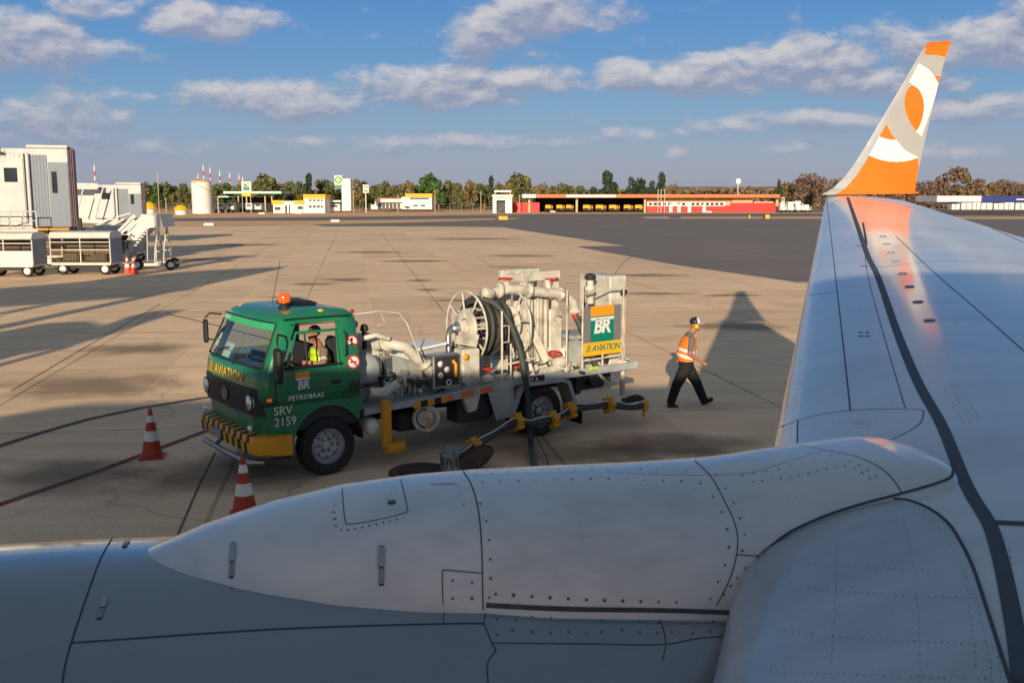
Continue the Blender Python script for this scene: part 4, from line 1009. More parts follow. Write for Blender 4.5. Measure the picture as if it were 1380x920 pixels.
tb('grounding_clip','yellow',lambda mb:mb.tube([(-1.70,1.0,.62),(-1.78,1.0,.50),(-1.66,1.0,.46)],.018,8))
# equipment on the deck
def filt(mb):
    mb.lathe([(.001,.0),(.30,.0),(.33,.06),(.33,.62),(.31,.74),(.22,.86),(.10,.92),(.001,.93)],(-1.12,.05,.98),(0,0,1),30)
    mb.ring((-1.12,.05,1.60),(0,0,1),.335,.03,30,8); mb.ring((-1.12,.05,1.10),(0,0,1),.335,.02,30,6)
    for i in range(14): a=2*pi*i/14; mb.rod((-1.12+.35*cos(a),.05+.35*sin(a),1.55),(-1.12+.35*cos(a),.05+.35*sin(a),1.65),.014,6)
fv=tb('filter_vessel','cream',filt)
tb('separator_tank','bedgrey',lambda mb:(mb.lathe([(.001,.0),(.20,.02),(.27,.10),(.27,1.25),(.20,1.33),(.001,1.36)],(-.82,.75,1.42),(0,-1,0),28),mb.box((-.95,-.5,.95),(-.7,.6,1.2))))
def bigpipes(mb):
    mb.tube([(-1.12,.30,1.72),(-1.22,.62,1.80),(-1.45,.78,1.74),(-1.78,.82,1.42),(-2.0,.82,1.15)],.085,14)
    mb.tube([(-.75,.9,1.12),(-1.0,.92,1.10),(-1.35,.85,1.22),(-1.55,.6,1.30)],.075,12)
    for p,d in (((-1.22,.62,1.80),(0,1,.2)),((-1.78,.82,1.42),(-.6,.1,-.8)),((-1.35,.85,1.22),(-1,0,.3))):
        mb.lathe([(.085,-.025),(.12,-.025),(.12,.025),(.085,.025)],p,d,18)
    mb.tube([(-.8,.6,1.9),(-1.0,.7,1.95),(-1.2,.75,1.88)],.04,10)
tb('pipework','cream',bigpipes)
def valve(mb,c,ax=(0,0,1),r=.11,h=.16,mi=0):
    c=Vector(c);ax=Vector(ax).normalized(); t=c+ax*h
    mb.rod(c,t,.016,8,mi=mi); mb.ring(t,ax,r,.014,18,6,mi=mi); u=ax.orthogonal().normalized(); w=ax.cross(u)
    for d in (u,w): mb.rod(t-d*r,t+d*r,.009,6,mi=mi)
for nm,c in (('valve',(-.62,.55,1.98)),): 
    tb('valve',['red','dark'],lambda mb:(mb.lathe([(.07,0),(.10,.04),(.10,.10),(.05,.14),(.001,.15)],(-.66,.55,2.06),(0,0,1),14,0),mb.rod((-.66,.55,1.72),(-.66,.55,2.08),.035,10,mi=1),mb.bar((-.60,.55,2.22),(-.72,.50,2.34),.05,.03,0)))
    tb('valve',['red','dark'],lambda mb:(mb.rod((-.88,.55,1.72),(-.88,.55,2.02),.04,10,mi=1),mb.rod((-.88,.48,1.90),(-1.10,.55,1.92),.03,8,mi=1),mb.lathe([(.03,0),(.07,.02),(.05,.1),(.001,.12)],(-.88,.55,2.0),(0,0,1),12,1)))
tb('hose_rail','cream',lambda mb:(mb.tube([(-.70,.6,2.28),(-1.05,.75,2.32),(-1.32,.85,2.28),(-1.42,.92,2.12),(-1.62,1.0,1.52)],.012,8),mb.tube([(-1.05,.75,2.32),(-1.10,.80,2.14),(-.98,.78,2.10)],.010,8)))
tb('tube_bank','cream',lambda mb:[mb.rod((x,y,1.0),(x,y,z),r,10) for x,y,z,r in ((-3.55,-.25,2.2,.05),(-3.75,-.2,2.45,.06),(-3.92,.15,2.5,.045),(-4.12,.46,2.4,.035),(-4.34,.44,2.5,.03),(-4.55,.40,2.5,.04),(-4.85,.3,2.3,.05),(-4.95,.0,2.2,.06),(-3.4,-.1,1.9,.05))])
tb('hopper_plate','bedgrey',lambda mb:(mb.box((-4.9,.1,1.55),(-5.5,.75,1.62)),mb.prism([(-4.88,1.05),(-5.4,1.05),(-5.5,1.35),(-5.0,1.55),(-4.88,1.5)],.12,.70)))
def clutter():
    rnd=random.Random(3)
    for k in range(72):
        a=rnd.choice([(1,0,0),(0,1,0),(0,0,1)])
        if k<46: x=rnd.uniform(-2.3,-.8); y=rnd.uniform(.3,.95); z=rnd.uniform(.98,1.25); l=rnd.uniform(.08,.28)
        else: x=rnd.uniform(-6.0,-3.6); y=rnd.uniform(.2,.95); z=rnd.uniform(1.0,1.16); l=rnd.uniform(.08,.3)
        p=Vector((x,y,z)); q=p+Vector(a)*l; r=rnd.uniform(.012,.035); mb=MB(); mb.rod(p,q,r,8)
        if rnd.random()<.5: mb.lathe([(.01,-.01),(r*1.9,-.01),(r*1.9,.02),(.01,.02)],q,a,12)
        mb.build('pipe_fitting',rnd.choice(['dark','dark','steel','steel','cream']),truck)
clutter()
for x,y in ((-1.55,.9),(-1.3,.93)): tb('gauge','steel',lambda mb:(mb.rod((x,y,1.0),(x,y,1.2),.02),mb.lathe([(.001,-.02),(.055,-.02),(.055,.02),(.001,.02)],(x,y,1.25),(0,1,0),16)))
tb('equipment_cabinet',['bedgrey','white'],lambda mb:(mb.prism([(-1.62,1.05),(-2.30,1.05),(-2.30,1.66),(-1.72,1.60),(-1.62,1.5)],.10,.62),mb.prism([(-1.60,1.50),(-1.72,1.62),(-2.32,1.68),(-2.32,1.72),(-1.70,1.66),(-1.57,1.52)],.08,.64,mi=1)))
def panel(mb):
    mb.box((-2.36,.70,1.04),(-1.86,.96,1.58),.015,0); mb.box((-2.33,.962,1.08),(-1.89,.968,1.55),0,1)
    for x,z in ((-1.98,1.44),(-2.10,1.34),(-1.98,1.26)): mb.lathe([(.045,0),(.05,.02),(.001,.021)],(x,.968,z),(0,1,0),16,2)
    mb.ring((-2.12,1.0,1.14),(0,1,0),.04,.012,12,6,mi=2)
    mb.tube([(-2.20,.99,1.48),(-2.24,1.02,1.42),(-2.24,1.02,1.22)],.028,8,mi=3)
tb('control_panel',['steel','dark','white','amber'],panel)
tb('meter_box',['cream','yellow'],lambda mb:(mb.box((-2.76,.68,1.08),(-2.42,.95,1.62),.02,0),mb.lathe([(.001,.02),(.055,.02),(.06,0)],(-2.48,.955,1.50),(0,1,0),18,1),mb.obox((-2.62,.80,1.76),(.13,0,.03),(0,.10,0),(-.03,0,.10),0)))
# hose reel, turning about the truck's long axis
RC=Vector((-3.35,.32,1.88))
def reel_side(mb,x,hub=True):
    c=Vector((x,RC.y,RC.z)); mb.ring(c,(1,0,0),.60,.020,44,8)
    for i in range(8): a=2*pi*i/8+.2; mb.rod(c+Vector((0,.24*cos(a),.24*sin(a))),c+Vector((0,.60*cos(a),.60*sin(a))),.018,7)
    mb.lathe([(.15,.03),(.30,.03),(.31,.0),(.30,-.03),(.15,-.03),(.15,.03)],c,(1,0,0),34)
rl=MB(); reel_side(rl,-2.92); reel_side(rl,-3.82); [rl.rod((-2.92,RC.y+.30*cos(2*pi*i/10),RC.z+.30*sin(2*pi*i/10)),(-3.82,RC.y+.30*cos(2*pi*i/10),RC.z+.30*sin(2*pi*i/10)),.02,6) for i in range(10)]; rl.lathe([(.13,-.05),(.13,.16),(.09,.2),(.001,.21)],(-2.92,RC.y,RC.z),(1,0,0),22); rl.rod((-2.7,RC.y,RC.z),(-4.0,RC.y,RC.z),.06)
rl.build('hose_reel','cream',truck)
hr=MB()
for k in range(5):
    for R_,o in ((.42,0),(.485,.05))[:1 if k in (1,4) else 2]:
        hr.ring((-3.08-k*.118-o*.9,RC.y,RC.z),(1,0,.01),R_,.040 if k<4 else .03,40,8)
hr.build('reel_hose','hose',truck)
tb('reel_hub','latch',lambda mb:(mb.lathe([(.001,.0),(.11,.0),(.11,.06),(.07,.1),(.07,.16),(.001,.17)],(-2.78,RC.y,RC.z),(1,0,0),20),mb.tube([(-2.66,RC.y,RC.z),(-2.55,RC.y+.05,RC.z),(-2.5,RC.y+.08,RC.z-.12),(-2.5,RC.y+.1,RC.z-.4)],.045,10)))
tb('reel_stand','cream',lambda mb:(mb.tube([(-2.55,.75,1.0),(-2.80,RC.y+.05,1.86)],.045,8),mb.tube([(-2.75,-.25,1.0),(-2.85,RC.y-.02,1.86)],.045,8),mb.tube([(-4.0,.75,1.0),(-3.98,RC.y,1.86)],.045,8),mb.tube([(-4.0,-.25,1.0),(-3.98,RC.y,1.86)],.045,8),mb.box((-2.60,.60,1.42),(-2.50,.80,1.56)),
   mb.rod((-3.16,1.0,1.0),(-3.16,1.0,2.20),.020),mb.rod((-3.34,1.0,1.0),(-3.34,1.0,1.65),.016),mb.tube([(-3.16,1.0,1.95),(-3.30,1.0,1.95),(-3.30,1.0,1.68),(-3.16,1.0,1.68)],.014,6),mb.rod((-3.16,1.0,1.30),(-3.9,1.0,1.36),.018)))
for c in ((-2.98,.85,1.08),(-3.62,.75,1.05)): tb('valve',['red','cream'],lambda mb:(mb.ball(c,(.10,.10,.08),mi=1),valve(mb,(c[0],c[1],c[2]+.04),(0,0,1),.08,.12)))
# filter frame with the long header pipe
def frame(mb):
    for x,y in ((-4.02,.45),(-4.02,-.15),(-4.72,.45),(-4.72,-.15)): mb.box((x-.045,y-.045,1.0),(x+.045,y+.045,2.66))
    mb.box((-4.80,.40,2.60),(-3.95,.50,2.76),.01); mb.box((-4.80,-.20,2.60),(-3.95,-.10,2.76),.01)
    for x in (-4.02,-4.76): mb.box((x-.04,-.15,2.60),(x+.04,.45,2.70))
    mb.bar((-4.05,.47,1.95),(-4.40,.60,1.20),.13,.13); mb.bar((-4.72,.5,1.55),(-4.35,.5,1.15),.06,.06)
    mb.box((-4.80,.50,1.1),(-4.52,.56,2.10),.02)
    mb.box((-3.3,-.4,1.0),(-3.1,-.3,2.1)); mb.box((-3.9,-.4,1.0),(-3.7,-.3,2.3))
tb('filter_frame','cream',frame)
tb('filter_tube','cream',lambda mb:[mb.lathe([(.001,.0),(.10,.0),(.10,1.28),(.07,1.34),(.001,1.36)],(x,y,1.02),(0,0,1),18) for x,y in ((-4.20,.34),(-4.42,.34),(-4.62,.22),(-4.25,0),(-4.45,-.1))])
tb('cylinder_brace','steel',lambda mb:[mb.rod((x,.42,1.9),(x,.42,2.62),.012,6) for x in (-4.15,-4.25,-4.35,-4.45,-4.6)])
def header(mb):
    mb.tube([(-3.25,.52,2.44),(-3.6,.55,2.50),(-4.60,.58,2.37),(-4.82,.60,2.33),(-4.98,.62,2.20),(-5.02,.64,2.02)],.085,16)
    for p in ((-3.45,.53,2.48),(-4.72,.59,2.35),(-4.05,.56,2.45)): mb.lathe([(.08,-.03),(.125,-.03),(.125,.03),(.08,.03)],p,(1,-.03,.13),20)
    mb.lathe([(.08,-.03),(.12,-.03),(.12,.03),(.08,.03)],(-5.02,.64,2.04),(0,0,1),20); mb.lathe([(.001,-.1),(.1,-.1),(.1,.1),(.001,.1)],(-3.22,.52,2.44),(1,0,.1),18)
    mb.rod((-3.6,.55,2.5),(-3.6,.5,2.62),.07,12); mb.rod((-4.5,.55,2.4),(-4.5,.5,2.6),.06,12)
    mb.tube([(-3.5,.40,2.40),(-3.5,.3,1.9),(-3.6,.2,1.4)],.06,10)
    mb.ball((-4.62,.72,1.18),(.17,.14,.11)); mb.rod((-4.80,.72,1.12),(-4.20,.74,1.02),.08,12)
tb('header_pipe','cream',header)
for c,a in (((-3.6,.50,2.58),(0,0,1)),((-4.58,.52,2.54),(0,0,1)),((-4.48,.74,1.26),(.1,.2,1))): tb('valve','red',lambda mb:valve(mb,c,a,.12,.09))
tb('drop_hose',['hose','red'],lambda mb:(mb.tube([(-5.02,.64,1.98),(-5.03,.68,1.90)],.06,12,mi=1),mb.tube([(-5.02,.66,1.95),(-5.05,.75,1.78),(-5.12,.85,1.5),(-5.22,.90,1.22),(-5.3,.9,1.05)],.055,12)))
tb('pump_housing','cream',lambda mb:(mb.lathe([(.001,-.12),(.22,-.12),(.25,-.05),(.25,.05),(.22,.12),(.001,.12)],(-4.98,.55,1.20),(.3,1,0),24),mb.box((-5.6,.2,1.0),(-4.9,.7,1.12),.02),mb.lathe([(.001,0),(.16,0),(.18,.04),(.18,.7),(.001,.72)],(-5.5,.1,1.35),(1,0,0),20),mb.box((-5.0,-.3,1.3),(-4.85,.5,1.34))))
# rear board and tall cabinet
BX0,BX1,BZ0,BZ1,BY=-4.92,-5.83,1.27,2.14,.97
def board(mb):
    mb.box((BX1,BY-.02,BZ0),(BX0,BY,BZ1),0,0)
    def q(x0,x1,z0,z1,mi,o=.003): mb.add([(BX0+(BX1-BX0)*x,BY+o,BZ0+(BZ1-BZ0)*z) for x,z in((x0,z0),(x1,z0),(x1,z1),(x0,z1))],[(0,1,2,3)],False,mi)
    q(0,1,0,.27,1); q(.20,.80,.27,.80,2); q(.20,.80,.80,1.0,3); q(.20,.80,.715,.775,4,.006)
    mb.text('BR',(BX0-.25,BY+.006,BZ0+.40),(-1,0,0),(0,0,1),.24,shear=.15,bold=.04,mi=4,space=.92)
    mb.text('AVIATION',(BX0-.21,BY+.006,BZ0+.075),(-1,0,0),(0,0,1),.112,shear=.28,bold=.02,mi=2,space=.88)
    for k in range(4): mb.obox((BX0-.125-k*.008,BY+.006,BZ0+.085+k*.033),(.055-.006*k,0,0),(0,.001,0),(0,0,.009),2)
tb('company_board',['sign_grey','yellow_sign','sign_green','amber','white'],board)
tb('railing','cream',lambda mb:(mb.rod((-4.90,.99,1.0),(-4.90,.99,2.42),.018),mb.rod((-5.86,.99,1.0),(-5.86,.99,2.42),.016),mb.tube([(-4.90,.99,2.38),(-5.5,.99,2.42),(-5.86,.99,2.42)],.016,8),mb.rod((-5.40,.96,1.0),(-5.40,.96,1.3),.02),mb.rod((-4.9,.99,1.20),(-5.86,.99,1.22),.018),mb.rod((-4.62,.9,1.0),(-4.62,.9,2.45),.016),mb.rod((-4.70,.6,2.42),(-4.62,.9,2.44),.014),mb.rod((-4.62,.9,2.0),(-4.62,.6,2.0),.014)))
tb('vapour_valve',['cream','dark'],lambda mb:(mb.lathe([(.07,0),(.07,.22),(.10,.24),(.10,.28),(.06,.32),(.06,.42)],(-5.32,.70,2.16),(0,0,1),18,0),mb.lathe([(.08,.42),(.105,.45),(.10,.50),(.05,.53),(.001,.54)],(-5.32,.70,2.16),(0,0,1),18,1),))
tb('vapour_valve','dark',lambda mb:mb.ball((-5.9,.95,2.35),(.08,.05,.05)))
tb('tall_cabinet',['cream','yellow','dark'],lambda mb:(mb.box((-6.12,-.05,1.0),(-5.72,.78,2.63),.015,0),mb.box((-6.11,.76,1.05),(-5.74,.785,2.60),.01,0),mb.box((-6.145,.25,1.5),(-6.122,.75,2.25),0,1),mb.box((-5.722,.08,1.6),(-5.715,.10,2.4),0,2)))
tb('rear_fittings',['cream','dark'],lambda mb:(mb.ball((-6.08,.75,1.0),(.13,.14,.15)),mb.rod((-6.2,.6,.95),(-5.6,.6,.95),.08,12),mb.rod((-5.95,.9,1.0),(-5.95,.9,.45),.045,10),mb.rod((-5.3,.95,.95),(-5.6,.9,.70),.03),mb.box((-5.35,.75,.70),(-5.15,.95,.95),.02,1),mb.box((-4.95,.4,.6),(-4.85,.9,.95),0,1),mb.box((-5.9,-.2,.55),(-5.2,.5,.9),.04,1),mb.rod((-6.15,.3,.9),(-6.15,.3,.6),.04,mi=1)))
tb('whip_aerial','dark',lambda mb:mb.tube([(-5.95,.6,2.6),(-6.1,.7,2.85),(-6.3,.8,3.0)],.005,5))
tb('lime_tag','vest_y',lambda mb:mb.box((-5.22,1.04,1.03),(-5.02,1.06,1.09),.01))
# ------------------------------------------------------------------ hoses, pit and coupler
def tp_(px,py,yl):     # point on the vertical plane y=yl of the truck
    d=ray(px,py); t=(yl+TO.x*TLf.x+TO.y*TLf.y)/(d.x*TLf.x+d.y*TLf.y); return Vector((d.x*t,d.y*t,CAMH+d.z*t))
hp=[tp_(839,541,.9),tp_(862,536,1.15),tp_(868,545,1.3),tp_(850,548,1.32),tp_(820,546,1.32),tp_(790,548,1.32),tp_(768,553,1.32),tp_(745,565,1.32),tp_(716,570,1.30),tp_(697,568,1.30),tp_(668,582,1.33),tp_(640,601,1.38),tp_(618,614,1.42),tp_(609,620,1.42)]
def spl(P,k=6):
    o=[]
    for i in range(len(P)-1):
        a=P[max(i-1,0)];b=P[i];c=P[i+1];d=P[min(i+2,len(P)-1)]
        for j in range(k): t=j/k; o.append(.5*(2*b+(c-a)*t+(2*a-5*b+4*c-d)*t*t+(3*b-a-3*c+d)*t**3))
    return o+[P[-1]]
hz=thing('inlet_hose','black inlet hose with yellow roller collars running beside the truck to the pit','hose',tp_(697,568,1.30)*1.0)
mb=MB(); mb.tube(spl(hp),.062,14); mb.build('hose','hose',hz,world=True)
mb=MB(); mb.tube([p+Vector((0,0,.07+.02*sin(i*.9)))+TLf*.03 for i,p in enumerate(spl(hp,4))],.011,6); mb.build('sensing_line','reflect',hz,world=True)
def roller(c,d):
    mb=MB(); d=d.normalized(); mb.lathe([(.06,-.05),(.125,-.05),(.135,-.03),(.11,0),(.135,.03),(.125,.05),(.06,.05)],c,d,20)
    u=d.orthogonal().normalized(); w=d.cross(u)
    for i in range(6): a=2*pi*i/6; q=c+(u*cos(a)+w*sin(a))*.125; mb.rod(q-d*.06,q+d*.06,.032,8)
    mb.build('roller_collar','yellow',hz,world=True)
for px,py in ((823,544),(770,554),(745,566),(697,569),(637,604)):
    c=tp_(px,py,1.33); j=min(range(len(hp)),key=lambda i:(hp[i]-c).length); d=hp[min(j+1,len(hp)-1)]-hp[max(j-1,0)]; roller(hp[j] if (hp[j]-c).length<.08 else c,d)
mb=MB(); c=tp_(868,546,1.3); mb.ball(c,(.10,.10,.10)); mb.rod(c,c+Vector((0,0,-.2)),.03); mb.build('end_fitting','yellow',hz,world=True)
pit=thing('hydrant_pit','round brown hydrant pit in the apron with its hinged lid standing open','hydrant pit',Vector((-1.35,14.3,0)))
pm_=MB(); pm_.lathe([(.001,.0),(.36,.0),(.36,.025),(.44,.03),(.47,.02),(.48,.0)],(0,0,.012),(0,0,1),40,0); pm_.disc((0,0,.03),(0,0,1),.30,30,1)
M['pitbrown']=paint('pit_cover_brown',(.10,.055,.035),.7,var=.3,scale=6)
pm_.build('pit_ring',['pitbrown','dark'],pit)
lid=MB(); c=G(640,630)-Vector((-1.35,14.3,0))+Vector((.0,.0,.14)); lid.lathe([(.001,-.012),(.28,-.012),(.30,0),(.28,.012),(.001,.012)],c,(-.45,-.25,.86),30,0); lid.ring(c,(-.45,-.25,.86),.30,.02,30,6,mi=1); lid.build('pit_lid',['pitbrown','black'],pit)
cp=thing('hydrant_coupler','silver hydrant coupler at the end of the inlet hose','coupler',G(606,642)+Vector((0,.0,0)))
mb=MB(); mb.lathe([(.10,.0),(.13,.02),(.13,.10),(.10,.14),(.10,.24),(.14,.27),(.14,.33),(.10,.38),(.05,.44),(.001,.45)],(0,0,.02),(0,0,1),26)
M['coupler']=paint('coupler_alloy',(.30,.32,.35),.4,metal=.6,var=.4,scale=20,dirt=(.05,.05,.05),dirt_amt=.8,dscale=14)
for i in range(6): a=2*pi*i/6; mb.rod((.12*cos(a),.12*sin(a),.1),(.12*cos(a),.12*sin(a),.3),.018,6)
mb.build('coupler_body','coupler',cp); mb=MB(); mb.ring((0,0,.40),(.3,-.2,1),.13,.014,20,6); mb.rod((-.13,0,.36),(-.02,-.02,.2),.014,6); mb.build('handle','coupler',cp)
# delivery hose that hangs from the reel to the ground and runs to the wing
dh=thing('delivery_hose','thick black hose hanging from the reel over the truck side to the ground','hose',TW((-3.7,1.25,0)))
dp=[TW((-3.10,.55,2.36)),TW((-3.22,.74,2.28)),TW((-3.36,.93,2.0)),TW((-3.48,1.05,1.55)),tp_(706,500,1.12),tp_(711,530,1.16),tp_(713,560,1.22),tp_(714.5,585,1.3),tp_(716,602,1.45),G(717.5,618)+Vector((0,0,.10)),G(721,636)+Vector((0,0,.06)),G(735,690)+Vector((0,0,.06)),G(760,760)+Vector((0,0,.06))]
mb=MB(); mb.tube(spl(dp),.050,14); mb.build('hose','hose',dh,world=True)
mb=MB(); mb.tube(spl([p+TLf*.054 for p in dp]),.012,6); mb.build('stripe','hose_green',dh,world=True)
wr=MB(); wr.tube(spl([tp_(716,575,1.3),G(735,618)+Vector((0,0,.05)),G(745,640)+Vector((0,0,.01)),G(765,680)+Vector((0,0,.01))]),.008,6); wc=wr.build('bonding_wire','dark'); tag(wc,'thin black bonding wire trailing on the apron beside the hanging hose','wire')
# ------------------------------------------------------------------ cones
def cone(name,label,loc,h=.75,mat='cone',group=None):
    t=thing(name,label,'traffic cone',loc,.2,group); s=h/.75
    b=MB(); b.box((-.19*s,-.19*s,0),(.19*s,.19*s,.035*s),.02*s); 
    b.lathe([(.155*s,.035*s),(.15*s,.06*s),(.028*s,.72*s),(.02*s,.75*s),(.001,.752*s)],(0,0,0),(0,0,1),28); b.build('cone_body',mat,t)
    for z0,z1 in ((.27,.42),(.55,.65)):
        r=lambda z:(.15-(z-.06)*.122/.66+.0025)*s
        q=MB(); q.lathe([(r(z0),z0*s),(r(z1),z1*s)],(0,0,0),(0,0,1),28); q.build('reflective_band','reflect',t)
    return t
c1=cone('traffic_cone','orange and white traffic cone left of the green truck, beside the red line',G(205.5,616),.78)
c2=cone('traffic_cone','orange and white traffic cone below the truck bumper, half behind the engine fairing',G(330,694),.78)
for v,(px,py,l) in enumerate(((172,369,'bright red cone beside the baggage cart wheel, left of a pair'),(181,369,'bright red cone beside the stairs chassis, right of a pair'))): cone('traffic_cone',l,G(px,py),.95,'cone_hi')
# ------------------------------------------------------------------ people
def figure(name,label,loc,J,rot=0,mats=None,zones=None,parent=None,head=None,hands=None,scale=1):
    pass
def capsule(mb,a,b,ra,rb,n=14):
    a,b=Vector(a),Vector(b); d=(b-a)
    mb.tube([a,a.lerp(b,.5),b],[ra,(ra+rb)/2*1.02,rb],n); mb.ball(a,ra,n); mb.ball(b,rb,n)
def remesh(mb,name,voxel,smooth=2):
    o=mb.build(name,'skin'); r=o.modifiers.new('r','REMESH'); r.mode='VOXEL'; r.voxel_size=voxel; r.use_smooth_shade=True
    s=o.modifiers.new('s','SMOOTH'); s.factor=.5; s.iterations=smooth
    me=bpy.data.meshes.new_from_object(o.evaluated_get(bpy.context.evaluated_depsgraph_get())); me.name=name
    bpy.data.objects.remove(o); me.materials.clear(); me.polygons.foreach_set('use_smooth',[True]*len(me.polygons)); return me
def hand(mb,w,d,palm,curl=.5,s=1.0,thumb=1):
    """w wrist point, d finger direction, palm = palm normal"""
    w=Vector(w); d=Vector(d).normalized(); p=Vector(palm); p=(p-d*p.dot(d)).normalized(); side=d.cross(p)
    mb.tube([w,w+d*.04*s,w+d*.085*s],[.024*s,.034*s,.036*s],10); 
    for k in range(-2,3): 
        if k==-2: continue
        o=w+d*.08*s+side*(k-.5)*.019*s; L_=[.0,.068,.078,.074,.058][k+2]*s
        a=o+(d*cos(curl*.6)+p*sin(curl*.6))*L_*.45; b=a+(d*cos(curl*1.5)+p*sin(curl*1.5))*L_*.32; c=b+(d*cos(curl*2.3)+p*sin(curl*2.3))*L_*.25
        mb.tube([o,a,b,c],[.0095*s,.009*s,.0085*s,.007*s],8); mb.ball(c,.007*s,8)
    o=w+d*.03*s+side*thumb*.028*s; a=o+(d*.6+side*thumb*.6+p*.4).normalized()*.04*s; b=a+(d*.9+side*thumb*.1+p*.5).normalized()*.032*s
    mb.tube([o,a,b],[.013*s,.0105*s,.008*s],8); mb.ball(b,.008*s,8)
def head(mb,c,f,up,s=1.0):
    """c head centre, f face direction"""
    c=Vector(c); f=Vector(f).normalized(); up=Vector(up); up=(up-f*up.dot(f)).normalized(); r=up.cross(f)
    def P(x,y,z): return c+(f*x+r*y+up*z)*s
    def B(x,y,z,a,b,h):
        n=len(mb.v); mb.ball((0,0,0),(a*s,b*s,h*s),16)
        for i in range(n,len(mb.v)): v=mb.v[i]; mb.v[i]=P(x,y,z)+f*v.x+r*v.y+up*v.z
    B(-.01,0,.03,.095,.075,.092); B(.02,0,-.04,.072,.060,.075); B(.058,0,-.085,.03,.032,.025)   # skull, face, chin
    B(.094,0,-.015,.016,.011,.026); B(.085,0,.022,.014,.045,.010)                               # nose, brow
    B(.082,0,-.052,.013,.024,.008)                                                             # lips
    for y in (-1,1): B(-.005,y*.078,-.01,.018,.008,.030); B(.074,y*.032,.003,.008,.012,.006)
# walker: x forward (walking direction), y to his left, z up
PX=G(934,547); 
walker=thing('person','man walking to the right in orange safety vest, dark trousers, cap and yellow ear defenders','person',PX,radians(3))
bm_=MB()
HC=Vector((.01,0,1.585)); 
hip=[(-.155,s*.085,.82) for s in (1,-1)]
kb,kf=(-.36,-.09,.42),(.085,.10,.44)
ab,af=(-.475,-.09,.10),(.235,.10,.115)
tor=[(-.16,0,.80),(-.17,0,.92),(-.165,0,1.08),(-.14,0,1.22),(-.105,0,1.36),(-.06,0,1.44)]
for p,(rx,ry) in zip(tor,((.13,.165),(.135,.16),(.145,.165),(.13,.175),(.10,.165),(.06,.07))): bm_.ball(p,(rx,ry,.11))
bm_.tube([(-.075,0,1.40),(-.02,0,1.52)],[.062,.055],12)
head(bm_,HC,(1,0,-.06),(0,0,1),1.0)
def leg(h,k,a): capsule(bm_,h,k,.092,.062); capsule(bm_,k,a,.060,.040)
leg((-.155,-.085,.80),kb,ab); leg((-.155,.085,.80),kf,af)
# shoulders and arms: right arm (towards the viewer is his right side, y<0) swings forward
capsule(bm_,(-.10,-.175,1.34),(-.145,-.235,1.065),.066,.05); capsule(bm_,(-.145,-.225,1.065),(.115,-.205,.885),.043,.028)
hand(bm_,(.115,-.205,.885),(.86,.05,-.45),(0.1,.9,.2),1.1,1.05,-1)
capsule(bm_,(-.10,.17,1.345),(-.21,.23,1.08),.056,.045); capsule(bm_,(-.21,.23,1.08),(-.16,.25,.86),.042,.028); hand(bm_,(-.16,.25,.86),(.2,0,-1),(.5,-.7,0),.6,1.0,1)
me=remesh(bm_,'person_body',.011,3)
for m in ('skin','trouser','shirt'): me.materials.append(M[m])
for p in me.polygons:
    c=p.center
    if c.z<.90 and (c.x<.05 or c.z<.62 or True) and abs(c.y)<.19 and not (c.z>.80 and abs(c.y)>.17): p.material_index=1
    elif c.z>1.12 and c.z<1.42 and (abs(c.y)>.12 or c.x<.0): p.material_index=2
    elif 1.42<=c.z<1.455 and c.x<-.03: p.material_index=2
wb=bpy.data.objects.new('body',me); COL.objects.link(wb); wb.parent=walker
# trousers as loose cloth over the legs
tm=MB()
def loose(h,k,a,r0,r1,r2):
    h,k,a=map(Vector,(h,k,a)); tm.tube([h,h.lerp(k,.5),k,k.lerp(a,.5),a+Vector((0,0,-.0))],[r0,(r0+r1)/2*1.04,r1,(r1+r2)/2,r2],16)
loose((-.155,-.08,.84),kb,(ab[0]+.01,ab[1],ab[2]-.02),.128,.098,.082); loose((-.155,.08,.84),kf,(af[0],af[1],af[2]-.02),.128,.098,.082); tm.ball((-.16,0,.86),(.150,.178,.12)); tm.ball((-.155,0,.78),(.14,.17,.10))
mt=remesh(tm,'trousers',.013,4); mt.materials.append(M['trouser']); o=bpy.data.objects.new('trousers',mt); COL.objects.link(o); o.parent=walker
for a,toe in ((ab,(1,0,-.38)),(af,(1,0,.34))):
    s_=MB(); d=Vector(toe).normalized(); a=Vector(a); hl=a+Vector((0,0,-.055))
    u=Vector((-d.z,0,d.x)); s_.tube([hl-d*.055,hl+d*.0,hl+d*.09,hl+d*.16,hl+d*.195],[.045,.058,.052,.045,.026],12); s_.ball(a+Vector((0,0,-.01)),(.055,.048,.06))
    ms=remesh(s_,'shoe',.010,2); ms.materials.append(M['shoe']); o=bpy.data.objects.new('shoe',ms); COL.objects.link(o); o.parent=walker
vm=MB()
VP=[(-.165,.895,.160,.188),(-.17,.96,.172,.196),(-.172,1.04,.178,.200),(-.160,1.12,.176,.202),(-.142,1.21,.166,.203),(-.118,1.30,.150,.196),(-.096,1.37,.122,.170),(-.078,1.42,.096,.118)]
def vring(z): return tuple(interp([(p[1],p[k]) for p in VP],z) for k in (0,2,3))
zs=[.895+.525*i/24 for i in range(25)]; vv=[]
for z in zs:
    x,rx,ry=vring(z); w_=1+.02*noise.noise(Vector((z*14,1,0)))
    for k in range(36):
        a=2*pi*k/36; q=1+.03*noise.noise(Vector((cos(a)*2,sin(a)*2,z*9))); vv.append((x+rx*cos(a)*q*w_,ry*sin(a)*q*w_,z))
vm.add(vv,[(i*36+k,i*36+(k+1)%36,(i+1)*36+(k+1)%36,(i+1)*36+k) for i in range(24) for k in range(36)]+[tuple(range(35,-1,-1)),tuple(range(24*36,25*36))],True)
mv=remesh(vm,'vest',.009,3)
for m in ('vest_o','reflect'): mv.materials.append(M[m])
